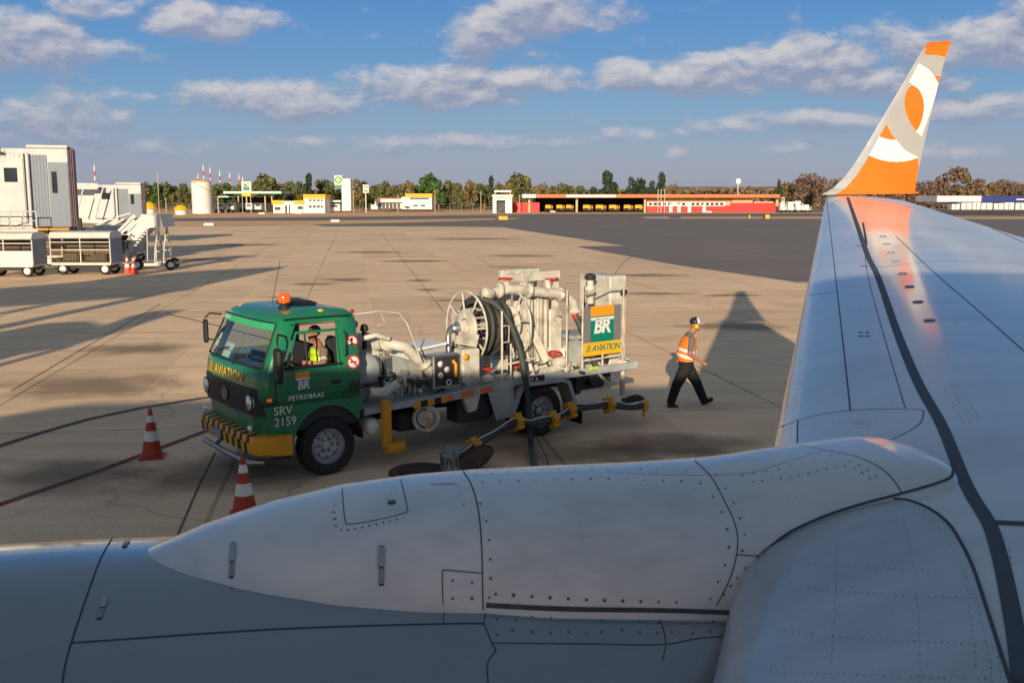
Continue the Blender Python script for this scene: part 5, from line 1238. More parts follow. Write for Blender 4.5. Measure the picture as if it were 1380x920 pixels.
for p in mv.polygons:
    c=p.center; t=c.z+ (c.x+.16)*.28
    if .955<t<1.015 or 1.075<t<1.13: p.material_index=1
    if c.z>1.10 and c.x>-.02 and .05<abs(c.y)<.10: p.material_index=1
o=bpy.data.objects.new('safety_vest',mv); COL.objects.link(o); o.parent=walker
cp_=MB(); cp_.mi=0
prof=[(.102,-.0),(.104,.03),(.096,.07),(.07,.10),(.03,.115),(.001,.118)]
cp_.lathe(prof,HC+Vector((-.012,0,.045)),(-.08,0,1),24)
P=[]; 
for i in range(13):
    a=-1.15+2.3*i/12; P.append(HC+Vector((.095*cos(a)-.012,.095*sin(a),.05))); 
for i in range(13):
    a=-1.0+2.0*i/12; P.append(HC+Vector((.16*cos(a)+.015,.085*sin(a),.035)))
cp_.add(P,[(i,i+1,14+i,13+i) for i in range(12)],True,1); 
for i,f in enumerate(cp_.f):
    c=sum((cp_.v[k] for k in f),Vector())/len(f)
    if c.x>HC.x+.01 and cp_.m[i]==0: cp_.m[i]=1
o=cp_.build('cap',['black','reflect'],walker)
mf=MB(); 
for s in(1,-1): mf.lathe([(.001,.035),(.03,.035),(.042,.015),(.042,-.01),(.03,-.015)],HC+Vector((-.005,s*.085,-.01)),(0,s,0),18)
mf.build('ear_defender','muff',walker); mf=MB(); mf.tube([HC+Vector((-.02,.10*cos(a),.10*sin(a)+.03)) for a in [pi*i/12 for i in range(13)]],.006,6); mf.build('headband','black',walker)
ld=MB(); ld.tube([(-.02,-.05,1.42),(.02,-.02,1.25),(.03,0,1.12)],.006,6); ld.box((.022,-.035,1.03),(.03,.035,1.12),.004,1); ld.build('lanyard_badge',['black','reflect'],walker)
# driver sitting in the cab, elbow on the window sill
drv=thing('person','driver in lime safety vest sitting in the green cab, elbow on the open window sill','person',TW((-.12,.52,1.2)),atan2(TF.y,TF.x))
db=MB(); 
for p,r in (((0,0,.15),(.16,.19,.12)),((-.02,0,.28),(.14,.18,.14)),((-.03,0,.42),(.14,.20,.14)),((-.01,0,.55),(.12,.20,.12)),((.0,0,.64),(.07,.08,.08))): db.ball(p,r)
db.tube([(.0,0,.62),(.03,0,.74)],[.06,.055],12); head(db,(.07,0,.83),(1,.15,-.1),(0,0,1))
capsule(db,(.0,.20,.58),(.13,.42,.42),.062,.050); capsule(db,(.13,.42,.42),(.30,.28,.46),.048,.030); hand(db,(.30,.28,.46),(.9,-.4,.0),(0,0,-1),.7,1,1)
capsule(db,(.0,-.20,.56),(.12,-.26,.32),.058,.046); capsule(db,(.12,-.26,.32),(.38,-.12,.42),.044,.028); hand(db,(.38,-.12,.42),(1,.2,.2),(0,0,-1),1.0,1,-1)
capsule(db,(0,.1,.12),(.42,.12,.10),.09,.065); capsule(db,(0,-.1,.12),(.42,-.12,.10),.09,.065); capsule(db,(.42,.12,.10),(.50,.12,-.04),.06,.05); capsule(db,(.42,-.12,.10),(.50,-.12,-.04),.06,.05)
md=remesh(db,'driver_body',.011,3)
for m in ('skin','shirt_tan','trouser'): md.materials.append(M[m])
for p in md.polygons:
    c=p.center
    if c.z<.20: p.material_index=2
    elif c.z<.66 and not(c.x>.26): p.material_index=1
o=bpy.data.objects.new('body',md); COL.objects.link(o); o.parent=drv
dv_=MB()
for p,r in (((0,0,.22),(.165,.195,.12)),((-.02,0,.32),(.158,.20,.14)),((-.03,0,.44),(.155,.205,.13)),((-.01,0,.55),(.135,.185,.10))): dv_.ball(p,r)
mv=remesh(dv_,'vest',.010,3); mv.materials.append(M['vest_y']); mv.materials.append(M['reflect'])
for p in mv.polygons:
    if .27<p.center.z<.33: p.material_index=1
o=bpy.data.objects.new('safety_vest',mv); COL.objects.link(o); o.parent=drv
ab_=MB(); ab_.lathe([(.056,-.03),(.058,.03)],(.085,.345,.475),(.5,.8,-.55),16,0); ab_.build('arm_band','reflect',drv)
hh=MB(); hh.ball((.05,0,.875),(.098,.082,.085)); hh.build('hair','hair',drv)
# ------------------------------------------------------------------ jet bridges, carts and stairs on the left
LR=radians(-9)
def local(t,name,mats,fn): mb=MB(); fn(mb); return mb.build(name,mats,t)
def jet_bridge(px,py_top,py_bot,Y,label,wpx,full=True):
    """x to the right (cab end), y away, z up; origin on the ground under the cab end"""
    P=at(px,py_top,Y); zt=P.z; zb=at(px,py_bot,Y).z; W=wpx/FPX*Y
    t=thing('jet_bridge',label,'jet bridge',(P.x,Y,0),atan2(-P.x,Y)*.9,'white passenger jet bridges at the left')
    def cabf(mb):
        h=zt-zb
        mb.box((-W*.52,.0,zb),(-.02,3.2,zt-.15),.05); mb.box((-W,-.25,zb-.1),(-W*.52,3.0,zt-.45),.05,0)
        mb.box((-W*.55,-.12,zt-.18),(0,3.3,zt),.04,0)
        mb.box((-W*1.0,.05,zt-.55),(-W*.5,2.9,zt-.2),.04,0)
    local(t,'cab','jetwhite',cabf)
    local(t,'curtain','jetgrey',lambda mb:(mb.box((-W*.56,-.03,zb+.05),(-W*.30,.02,zt-.55),.01),mb.box((-W*.28,-.02,zb+.05),(-.06,.03,zt-.95),.01),*[mb.box((-W*.56+k*W*.043,-.05,zb+.05),(-W*.56+k*W*.043+.03,-.03,zt-.55)) for k in range(7)]))
    local(t,'bellows','pinkish',lambda mb:[mb.box((-.02+k*.10,.1,zb),(.05+k*.10,3.2,zt-.05-.04*k),.02) for k in range(3)])
    local(t,'window','glass_dark',lambda mb:mb.box((-W*.24,-.05,zb+(zt-zb)*.42),(-W*.17,-.025,zb+(zt-zb)*.68),.01))
    d=local(t,'service_door','jetwhite',lambda mb:mb.box((-W*.92,-.29,zb+.1),(-W*.60,-.255,zt-.75),.01)); d2=MB(); d2.box((-W*.85,-.31,zb+(zt-zb)*.55),(-W*.68,-.292,zb+(zt-zb)*.72),.005); d2.build('window','glass_dark',d)
    local(t,'conduit','dark',lambda mb:(mb.tube([(-W*.58,-.30,zt-.5),(-W*.58,-.30,zb+.3),(-W*.75,-.32,zb+.1),(-W,-.32,zb+.15)],.03,6)))
    local(t,'hazard_edge','yellow',lambda mb:mb.box((-W*.98,-.30,zb-.16),(-W*.05,-.27,zb-.04)))
    local(t,'flood_lamp','dark',lambda mb:(mb.box((-W*.9,-.5,zt-.55),(-W*.84,-.3,zt-.42)),mb.rod((-W*.87,-.4,zt-.45),(-W*.87,-.2,zt-.2),.02,6)))
    local(t,'panel_ribs','bedgrey',lambda mb:[mb.box((-W+W*.06*k,-.262,zb),(-W+W*.06*k+.02,-.248,zt-.5)) for k in range(1,8)])
    if full:
        local(t,'platform','jetwhite',lambda mb:(mb.box((-W*1.3,-1.3,zb-.35),(-W*.45,-.28,zb-.2)),mb.box((-W*1.3,-1.32,zb-.2),(-W*.45,-1.28,zb-.05)),*[mb.rod((-W*1.3+k*W*.17,-1.3,zb-.2),(-W*1.3+k*W*.17,-1.3,zb+.9),.03,6) for k in range(6)],mb.rod((-W*1.3,-1.3,zb+.9),(-W*.45,-1.3,zb+.9),.035,6),mb.rod((-W*1.3,-1.3,zb+.4),(-W*.45,-1.3,zb+.4),.025,6)))
    local(t,'under_frame','dark',lambda mb:(mb.box((-W*.6,.3,zb-.25),(-.05,2.8,zb),.03),mb.box((-W*.35,1,zb-.6),(-W*.2,2,zb-.2)),mb.rod((-.1,.2,zb-.6),(.3,.2,zb+.6),.06,mi=0),mb.box((.2,.1,zb-.5),(.5,.5,zb+.5),.05)))
    local(t,'tunnel','jetwhite',lambda mb:(mb.box((-W-14,.3,zb-.05),(-W*.95,2.8,zt-.35),.05),*[mb.box((-W-14+k*1.2,.24,zb),(-W-13.9+k*1.2,.31,zt-.4)) for k in range(11)]))
    local(t,'support_leg','dark',lambda mb:(mb.rod((-W*1.6,1.0,.9),(-W*1.6,1.0,zb),.16,12),mb.rod((-W*1.6,2.2,.9),(-W*1.6,2.2,zb),.16,12),mb.box((-W*1.6-.5,.4,.5),(-W*1.6+.5,2.8,.95),.05)))
    for y in(.2,2.9): local(t,'wheel','rubber',lambda mb:mb.lathe([(.2,-.2),(.5,-.2),(.55,-.1),(.55,.1),(.5,.2),(.2,.2)],(-W*1.6,y,.55),(0,1,0),20))
    return t,W,zt,zb
jet_bridge(91,196,306,57,'large white jet bridge cab at the left edge, nearest of the two',91)
t2,W2,zt2,zb2=jet_bridge(190,246,296,86,'smaller white jet bridge farther back, behind the boarding stairs',58,full=False)
local(t2,'lattice_truss','jetwhite',lambda mb:(mb.bar((-8.5,-1.4,zt2-.3),(-W2*.9,-1.4,zt2-.35),.2,.5),mb.bar((-8.5,-1.4,zb2+.2),(-W2*.5,-1.4,zb2-.2),.15,.3),*[mb.rod((-8.2+k*1.5,-1.4,zb2+.2),(-7.4+k*1.5,-1.4,zt2-.4),.06,6) for k in range(4)],mb.bar((-3.5,-1.6,zb2-.2),(-.9,-1.6,zb2+.6),.1,.12),mb.bar((-6,-1.8,zb2-1.7),(-2.2,-1.8,zb2+.3),.12,.15),mb.bar((-5.3,-1.8,zb2-1.9),(-1.4,-1.8,zb2+.1),.12,.15)))
# baggage carts
def cart(px,pxr,pyb,label,cargo=True,closed=False,first=None):
    a=G(px,pyb); b=G(pxr,pyb); Y=a.y; L_=b.x-a.x
    t=thing('baggage_cart',label,'baggage cart',a,0,'baggage carts parked by the jet bridge')
    H0,H1=.62,2.25; x0,x1=-.55,L_+.35
    local(t,'frame','cartwire' if not closed else 'jetwhite',lambda mb:([mb.rod((x,y,H0),(x,y,H1-.25),.035,6) for x in (x0,(x0+x1)/2,x1) for y in (-.75,.75)],[mb.rod((x0,y,z),(x1,y,z),.03,6) for z in (H0,1.30,H1-.55,H1-.3) for y in(-.75,.75)],mb.box((x0,-.8,H0-.12),(x1,.8,H0),.02)))
    local(t,'roof','cartroof',lambda mb:(mb.prism([(-.86,H1-.32),(-.70,H1-.06),(-.4,H1),(.4,H1),(.70,H1-.06),(.86,H1-.32),(.8,H1-.36),(-.8,H1-.36)],x0-.03,x1+.03,'yz')))
    def mesh_(mb):
        n=int((x1-x0)/.16)
        for k in range(n+1): mb.rod((x0+k*.16,-.76,H0),(x0+k*.16,-.76,1.3),.009,4)
        for k in range(5): mb.rod((x0,-.765,H0+k*.15),(x1,-.765,H0+k*.15),.009,4)
    if not closed: local(t,'wire_side','cartmesh',mesh_)
    else: local(t,'side_panel','jetwhite',lambda mb:mb.box((x0,-.79,H0),(x1,-.75,1.32),.01))
    local(t,'end_panel','jetgrey',lambda mb:(mb.box((x1,-.75,H0),(x1+.03,.75,H1-.35)),))
    local(t,'floor_load','cargo',lambda mb:(mb.box((x0+.05,-.7,H0),(x1-.05,.7,H0+.05)),mb.box((x0+.3,-.1,H0+.05),(x0+1.1,.5,H0+.5),.04) if cargo else None,mb.box((x1-1.3,-.2,H0+.05),(x1-.5,.6,H0+.42),.04) if cargo else None,mb.box((x0+.02,.70,H0),(x1-.02,.73,1.9))))
    for x,y in ((0,-.62),(L_,-.62),(0,.62),(L_,.62)):
        w=thing('wheel',None,None,(x,y,.30)); w.parent=t
        local(w,'tyre','rubber',lambda mb:mb.lathe([(.14,-.09),(.27,-.10),(.30,-.06),(.30,.06),(.27,.10),(.14,.09)],(0,0,0),(0,1,0),22)); local(w,'rim','reflect',lambda mb:(mb.lathe([(.001,-.105),(.06,-.105),(.07,-.09),(.17,-.10),(.18,-.08)],(0,0,0),(0,1,0),20)))
    local(t,'tow_bar','dark',lambda mb:(mb.bar((x1,0,.45),(x1+.9,0,.35),.08,.08),mb.box((x0+.2,-.5,.32),(x1-.2,.5,.48),.02)))
    return t
cart(93,149,369,'cream wire sided baggage cart nearest the traffic cones',cargo=True)
cart(-6,46,372,'white baggage cart with solid lower side at the left edge',closed=True,cargo=False)
cart(74,116,358,'baggage cart half hidden between the two nearest carts',cargo=True)
cart(146,185,352,'baggage cart standing behind the stairs ramp',cargo=True)
# boarding stairs: sloping stair flight with a hooded top landing
sx_=at(190,350,55.5)
st=thing('boarding_stairs','white mobile boarding stairs with lettered side and boxed top landing on wheels','boarding stairs',(sx_.x,55.5,0))
K=FPX/55.5
def sp(px,py): q=at(px,py,55.5); return (q.x-sx_.x,q.z)
A0,A1,B0,B1=sp(160,348),sp(196,302),sp(164,322),sp(182,290)
def flight(mb):
    pl=[sp(161,352),sp(159,342),sp(176,316),sp(192,290),sp(200,288),sp(200,306),sp(186,322),sp(168,350)]
    mb.prism(pl,-.05,.05); mb.prism(pl,1.35,1.45)
    for k in range(12):
        x=A0[0]+(A1[0]-A0[0])*k/12; z=A0[1]+(A1[1]-A0[1])*k/12; mb.box((x-.15,.05,z-.04),(x+.18,1.35,z))
local(st,'stair_flight','jetwhite',flight)
for p,q in (((160,312),(182,290)),((159,318),(181,296))):
    for y in(.0,1.4): local(st,'handrail','jetwhite',lambda mb:mb.bar((sp(*p)[0],y,sp(*p)[1]),(sp(*q)[0],y,sp(*q)[1]),.05,.18))
def land(mb):
    pl=[sp(192,289),sp(218,289),sp(222,306),sp(200,307)]; mb.prism(pl,-.3,1.7)
local(st,'top_landing','cartroof',land)
def legs(mb):
    for y in (0,1.4):
        for p,q in (((213,307),(209,338)),((213,307),(219,340)),((209,338),(209,355)),((219,340),(218,356)),((208,339),(220,339)),((211,325),(217,325))): 
            a_,b_=sp(*p),sp(*q); mb.rod((a_[0],y,a_[1]),(b_[0],y,b_[1]),.05,6)
        a_,b_=sp(198,308),sp(199,352); mb.rod((a_[0],y,a_[1]),(b_[0],y,b_[1]),.03,6)
    a_,b_=sp(170,357),sp(232,356); mb.bar((a_[0],0,a_[1]),(b_[0],0,b_[1]),.12,.16); mb.bar((a_[0],1.4,a_[1]),(b_[0],1.4,b_[1]),.12,.16)
local(st,'chassis','cartwire',legs)
for px in (186,223,231):
    for y in ((-.1,) if px!=223 else (1.45,)):
        c=sp(px,355 if px!=186 else 348); w=thing('wheel',None,None,(c[0],y,.30)); w.parent=st
        local(w,'tyre','rubber',lambda mb:mb.lathe([(.14,-.08),(.27,-.09),(.30,-.05),(.30,.05),(.27,.09),(.14,.08)],(0,0,0),(0,1,0),20)); local(w,'rim','reflect',lambda mb:mb.lathe([(.001,-.1),(.15,-.09),(.17,-.07)],(0,0,0),(0,1,0),18))
lt=MB(); a_=Vector((sp(165,343)[0],-.06,sp(165,343)[1])); dd=Vector((sp(184,315)[0]-sp(165,343)[0],0,sp(184,315)[1]-sp(165,343)[1])).normalized()
lt.text('ssport',a_+Vector((.05,0,.05)),dd,Vector((-dd.z,0,dd.x)),.34,bold=.02); lt.build('lettering','black',st)
# added roofs and masts, unseen left of the frame, shaped to throw the streaks of shade on the apron
def shadow_base(px,py,h):   # where a corner at height h must stand for its shade to fall at this ground point
    g=G(px,py); l=h/tan(SUN_EL); return (g.x-sin(SUN_AZ)*l,g.y-cos(SUN_AZ)*l)
def canopy(name,label,poly,h,cat='canopy'):  # added unseen roof, outlined so its shadow makes a streak
    t=thing(name,label,cat,(*poly[0],0)); o=Vector((*poly[0],0)); P=[(x-o.x,y-o.y) for x,y in poly]
    local(t,'roof','jetwhite',lambda mb:mb.prism(P,h-.5,h,'xy'))
    for x,y in P[:4]: local(t,'column','bedgrey',lambda mb:mb.rod((x*.97,y*.97,0),(x*.97,y*.97,h-.5),.16,10))
    return t
canopy('shade_canopy','added flat white shade canopy beyond the left edge, unseen, the larger',[shadow_base(*q,9) for q in ((391,359),(229,393),(110,402),(-60,414),(-90,396),(118,379),(250,366))],9)
canopy('shade_canopy','added flat white shade canopy beyond the left edge, unseen, the lower',[shadow_base(*q,7) for q in ((252,417),(140,454),(0,476),(-120,492),(-120,470),(60,436),(120,432),(150,441),(205,419))],7)
def mast(px,py,h,label,r=.22):  # added unseen pole, stood so its shadow ends at the given point
    b=shadow_base(px,py,h); t=thing('shade_mast',label,'shade mast',(b[0],b[1],0)); local(t,'pole','bedgrey',lambda mb:mb.tube([(0,0,0),(0,0,h)],[r,r*.6],10)); local(t,'mast_head','dark',lambda mb:mb.box((-.6,-.25,h-.1),(.6,.25,h+.25),.05)); return t
mast(236,391,12,'added tall grey shade mast beyond the left edge, unseen, the thicker',.45); mast(118,400,11,'added tall grey shade mast beyond the left edge, unseen, the thinner',.25)
mast(330,346,11,'added grey shade mast beyond the left edge, unseen, behind the canopies',.3); mast(300,352,8,'added short grey shade mast beyond the left edge, unseen',.5)
# ------------------------------------------------------------------ background: airfield edge buildings
def rect(mb,x0,x1,y0,y1,Y,depth=4,mi=0):
    a=at(x0,y0,Y); b=at(x1,y1,Y); mb.box((a.x,Y,max(0,b.z) if b.z>.35 else 0),(b.x,Y+depth,a.z),0,mi)
def bthing(name,label,cat,px,Y,group=None): p=at(px,285,Y); return thing(name,label,cat,(p.x,Y,0),0,group)
def bpart(t,name,mats,fn):
    mb=MB(); fn(mb); return mb.build(name,mats,t,world=True)
# fire station under one long orange roof
Y=262
fs_=bthing('fire_station','long low fire station with orange flat roof over red and cream walls','fire station',870,Y)
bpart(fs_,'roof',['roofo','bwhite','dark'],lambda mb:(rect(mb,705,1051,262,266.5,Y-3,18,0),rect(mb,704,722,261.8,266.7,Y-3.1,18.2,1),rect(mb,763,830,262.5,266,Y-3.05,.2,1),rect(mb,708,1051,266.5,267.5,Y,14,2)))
bpart(fs_,'wall','bred',lambda mb:(rect(mb,691,727,273,285,Y,8),rect(mb,872,985,277,285.2,Y,8),rect(mb,985,1045,273.5,284.5,Y-.5,8)))
bpart(fs_,'upper_wall',['bcream','bwhite'],lambda mb:(rect(mb,872,1012,268,277,Y+.3,7.6),rect(mb,987,1014,267.5,273.5,Y-.4,7.6,0),rect(mb,1016,1042,271.5,273.5,Y-.4,7.6,0),rect(mb,872,976,277.0,277.9,Y-.2,.3,1)))
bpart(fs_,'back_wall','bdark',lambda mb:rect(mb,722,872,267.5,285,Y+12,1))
for k in range(16):
    if k in (5,8): continue
    bpart(fs_,'window','bwin',lambda mb:rect(mb,874.5+k*6.4,878.6+k*6.4,273.3,276.6,Y+.0,.4))
bpart(fs_,'window_band','bwhite',lambda mb:rect(mb,872.5,978,272.6,277.0,Y+.2,.3))
for x in (902,913,927,947): bpart(fs_,'door','bwhite',lambda mb:rect(mb,x,x+4.2,275,285.2,Y-.25,.3))
for x in (712,776,868,1046): bpart(fs_,'column','bcream',lambda mb:rect(mb,x,x+2.6,266,285.5,Y-1,.6))
# fire trucks and tenders parked under it
def tender(px,w,label,cab=1,Y=266,h=8.5,mats=('byellow','bdark','bwin')):
    t=bthing('fire_truck',label,'fire truck',px,Y,'yellow vehicles under the fire station roof'); s=FPX/Y
    def bodyf(mb): rect(mb,px,px+w*.68,283-h*.8,281.6,Y,2.4); rect(mb,px,px+w,281.2,282.8,Y,2.4)
    bpart(t,'body',mats[0],bodyf); bpart(t,'cab',mats[0],lambda mb:rect(mb,px+w*.72,px+w,283-h*.7,281.6,Y,2.4)); bpart(t,'windscreen',mats[2],lambda mb:rect(mb,px+w*.76,px+w*.97,283-h*.62,283-h*.38,Y-.05,.06)); bpart(t,'equipment_rack',mats[1],lambda mb:rect(mb,px+w*.05,px+w*.6,283-h,283-h*.78,Y+.3,1.8))
    for f in (.15,.38,.85):
        c=at(px+w*f,284.5,Y); bpart(t,'wheel','rubber',lambda mb:mb.lathe([(.2,-.15),(.5,-.15),(.52,0),(.5,.15),(.2,.15)],(c.x,Y-.1,.52),(0,1,0),16))
adj=['leftmost, by the red box wall','second from the left under the roof','third from the left, left of the column','fourth from the left, right of the column','fifth from the left under the roof','sixth from the left under the roof','seventh from the left under the roof','rightmost, beside the red building end']
for k,(px,w) in enumerate(((735,10),(750,11),(763,10),(786,13),(803,14),(821,14),(841,12),(856,13))): tender(px,w,'small yellow fire vehicle in shade, '+adj[k])
for x,l in ((887,'left'),(891,'middle'),(896,'right')):
    p=at(x,256,Y-4); t=thing('flag_pole','thin white pole before the red fire station, %s of three'%l,'pole',(p.x,Y-4,0),0,'poles in front of the fire station'); bpart(t,'pole','bwhite',lambda mb:mb.rod((p.x,Y-4,0),(p.x,Y-4,p.z),.07,6)); bpart(t,'finial','bwhite',lambda mb:mb.ball((p.x,Y-4,p.z),.14,8))
p=at(995,241,Y+16); t=thing('floodlight_mast','slim grey floodlight mast rising behind the fire station roof','light mast',(p.x,Y+16,0)); bpart(t,'pole','bwhite',lambda mb:mb.rod((p.x,Y+16,0),(p.x,Y+16,p.z),.12,6)); bpart(t,'mast_head','bwhite',lambda mb:mb.box((p.x-.6,Y+15.8,p.z-1.3),(p.x+.6,Y+16.2,p.z)))
# gatehouse
Y=250; t=bthing('gatehouse','small white gatehouse with flat roof frame beside the red wall','gatehouse',676,Y)
bpart(t,'wall','bwhite',lambda mb:(rect(mb,664,669,263,285.5,Y,5),rect(mb,681,690,263,285.5,Y,5),rect(mb,669,681,263,270,Y+.2,5)))
bpart(t,'roof','bwhite',lambda mb:(rect(mb,663,691,262.5,265.5,Y-.6,6),rect(mb,666,689,256.5,259,Y+.5,3))); bpart(t,'doorway','bwin',lambda mb:rect(mb,669,681,270,285,Y+2,.2)); bpart(t,'post','bcream',lambda mb:[rect(mb,x,x+1.2,259,263,Y+.6,.3) for x in(666.5,687)])
# white two-storey office
Y=268; t=bthing('office_building','white two storey airfield office with yellow eaves and low wing','office building',560,Y)
bpart(t,'wall','bwhite',lambda mb:(rect(mb,541,582,265.5,282,Y,9),rect(mb,505,541,269,281,Y+1,8),rect(mb,500,509,276,282,Y,3)))
bpart(t,'roof',['byellow','bwhite','roofo'],lambda mb:(rect(mb,546,582.5,261,265.4,Y-.4,9.6,0),rect(mb,505,545,268.3,272.5,Y-.5,9,1),rect(mb,508,548,267,268.3,Y+1,8,2)))
for x,y,w in ((545,278,7),(557,276,6),(567,276,6),(552,266.5,26)): bpart(t,'window','bwin',lambda mb:rect(mb,x,x+w,y,y+2.2,Y-.1,.15))
for k in range(6): bpart(t,'carport_opening','bwin',lambda mb:rect(mb,510+k*5,514+k*5,274,280.6,Y+.8,.25))
bpart(t,'roof_rail','fence',lambda mb:(rect(mb,546,552,256,256.6,Y+2,.1),rect(mb,546,546.6,256,261,Y+2,.1),rect(mb,551.5,552,256,261,Y+2,.1)))
# sign tower with round flower logo, and its tall slab
Y=255; t=bthing('sign_tower','tall white slab tower carrying a green and yellow flower sign','sign tower',465,Y)
bpart(t,'slab','bwhite',lambda mb:rect(mb,460,473,241,284,Y,3))
sg=bpart(t,'sign_panel',['bwhite','bpgreen'],lambda mb:(rect(mb,450.5,461,236.5,249,Y-.3,.3,0),rect(mb,450.5,461,249,251.5,Y-.3,.3,1)))
c=at(455.7,242.5,Y-.4); mb=MB()
for k in range(18): a=2*pi*k/18; mb.obox(c+Vector((.62*cos(a),0,.62*sin(a))),Vector((cos(a),0,sin(a)))*.26,(0,.02,0),Vector((-sin(a),0,cos(a)))*.12,0)
mb.disc(c+Vector((0,-.03,0)),(0,-1,0),.55,18,1); mb.disc(c+Vector((0,-.05,0)),(0,-1,0),.28,14,2); mb.build('flower_logo',['bpgreen','bplime','bwhite'],sg) 
for o in [o for o in bpy.data.objects if o.name.startswith('flower_logo')]: 
    for v in o.data.vertices: v.co-=Vector((t.location.x,t.location.y,0))
p=at(461,236,Y+1); bpart(t,'rooftop_aerial','bwhite',lambda mb:mb.rod((p.x,Y+1,9),(p.x,Y+1,p.z),.06,6))
t=bthing('price_sign','white pole sign with pale board between the sign tower and the office','sign',493,Y)
bpart(t,'board',['bwhite','bcream','bpgreen'],lambda mb:(rect(mb,489,497,249,260,Y,.4,0),rect(mb,489.6,496.4,250,254,Y-.05,.04,1),rect(mb,490,496,256,258.5,Y-.05,.04,2))); bpart(t,'post','bwhite',lambda mb:rect(mb,492.3,493.8,260,285,Y+.1,.3))
t=bthing('low_shed','low white shed between the yellow trimmed building and the tower','shed',450,Y); bpart(t,'wall','bwhite',lambda mb:rect(mb,442,458,275,284,Y+1,3)); bpart(t,'roof','bwhite',lambda mb:rect(mb,440,459,270,272.5,Y,5)); bpart(t,'window','bwin',lambda mb:rect(mb,444,455,276.5,279,Y+.9,.12))
# yellow topped white building
Y=248; t=bthing('depot_office','white depot office with yellow parapet and low annex','depot office',400,Y)
bpart(t,'wall','bwhite',lambda mb:(rect(mb,409,438,267.5,286,Y,8),rect(mb,368,409,275,287,Y,6)))
bpart(t,'parapet',['byellow','bwhite'],lambda mb:(rect(mb,408.5,438.5,262,267.4,Y-.3,8.6,0),rect(mb,366,382,270,275.2,Y-.3,6.5,0),rect(mb,396,410,270,275,Y-.3,6.5,0),rect(mb,382,396,271,275,Y-.2,6.2,1)))
for x,y,w,h in ((416,269,4,2),(421.5,269,4,2),(427,269,4,2),(432,269,3,2),(416,277,4,3),(421.5,277,4,3),(427,277,4,3),(432,277,3,3),(401,278,7,4),(384,277,3,9),(389,276,2,10),(370,279,8,4)): bpart(t,'window','bwin',lambda mb:rect(mb,x,x+w,y,y+h,Y-.1,.12))
# fuel station canopy, brand totem and tank
Y=262; t=bthing('station_canopy','wide flat white canopy on columns behind the BR totem','canopy',340,Y)
bpart(t,'roof',['bwhite','bpgreen'],lambda mb:(rect(mb,301,379,258,260.6,Y,10,0),rect(mb,301,379,260.6,261.4,Y-.05,10.1,1)))
for x in (320,331,356,365): bpart(t,'column','bcream',lambda mb:rect(mb,x,x+2.6,261,286,Y+2,.7))
bpart(t,'kiosk','bdark',lambda mb:rect(mb,313,372,266,286,Y+9,2))
Y=246; t=bthing('brand_totem','tall white framed totem with a BR panel before the canopy','totem',332,Y)
bpart(t,'post','bwhite',lambda mb:(rect(mb,325.3,327.2,245.5,287,Y,.4),rect(mb,336.6,338.6,245.5,287,Y,.4)))
bpart(t,'sign_panel',['bwhite','yellow_sign','sign_green'],lambda mb:(rect(mb,325.3,338.6,245,259,Y-.1,.1,0),rect(mb,327.5,336.5,246.5,248.5,Y-.15,.05,1),rect(mb,327.5,336.5,251.5,257,Y-.15,.05,2),rect(mb,326,338,259.5,264.5,Y-.1,.3,1)))
c=at(328.3,251,Y-.2); mb=MB(); mb.text('BR',c-Vector((t.location.x,t.location.y,0)),(1,0,0),(0,0,1),.55,bold=.03); mb.build('lettering','sign_green',t)
Y=240; c=at(268.5,284,Y); t=thing('storage_tank','tall white cylindrical fuel storage tank with a rust orange rim','storage tank',(c.x,Y+2.3,0)); zt=at(268,243.5,Y).z
local(t,'shell','bwhite',lambda mb:mb.lathe([(2.3,0),(2.3,zt-.3)],(0,0,0),(0,0,1),36)); local(t,'rim','bcream',lambda mb:(mb.lathe([(2.36,zt-.35),(2.38,zt),(2.2,zt+.05),(.001,zt+.3)],(0,0,0),(0,0,1),36),mb.ring((0,0,zt+.5),(0,0,1),2.3,.04,36,5)))
local(t,'spiral_stair','bcream',lambda mb:mb.tube([(2.42*cos(a),2.42*sin(a),zt-.3-(a+2.2)*1.2) for a in [-2.2+.12*i for i in range(20)]],.09,5))
t=bthing('white_shed','open white steel frame shed right of the storage tank','shed',290,Y+6)
bpart(t,'frame','bwhite',lambda mb:(rect(mb,285,308,264.4,266,Y+6,5),rect(mb,285,287,266,286,Y+6,.3),rect(mb,293,294.5,266,286,Y+6,.3)))
for k,(x,l) in enumerate(((289,'left, beside the white shed'),(306,'second from the left under the canopy'),(331,'third, behind the totem'),(343,'rightmost, right of the totem'))):
    w=12 if k==0 else 9; t=bthing('tanker_truck','white parked tanker truck seen from the front, '+l,'tanker truck',x,Y+8,'white tanker trucks at the fuel station')
    YY=254; bpart(t,'cab','bwhite',lambda mb:rect(mb,x,x+w,274,283.5,YY,2.4)); bpart(t,'windscreen','bwin',lambda mb:rect(mb,x+1.2,x+w-1.2,275.4,278,YY-.06,.05)); bpart(t,'bumper','bdark',lambda mb:rect(mb,x+.3,x+w-.3,282.2,283.8,YY-.1,.1))
    for xx in (x+1.6,x+w-1.6): c=at(xx,284,YY); bpart(t,'wheel','rubber',lambda mb:mb.lathe([(.1,-.12),(.45,-.12),(.45,.12),(.1,.12)],(c.x,YY+.3,.46),(0,1,0),14))
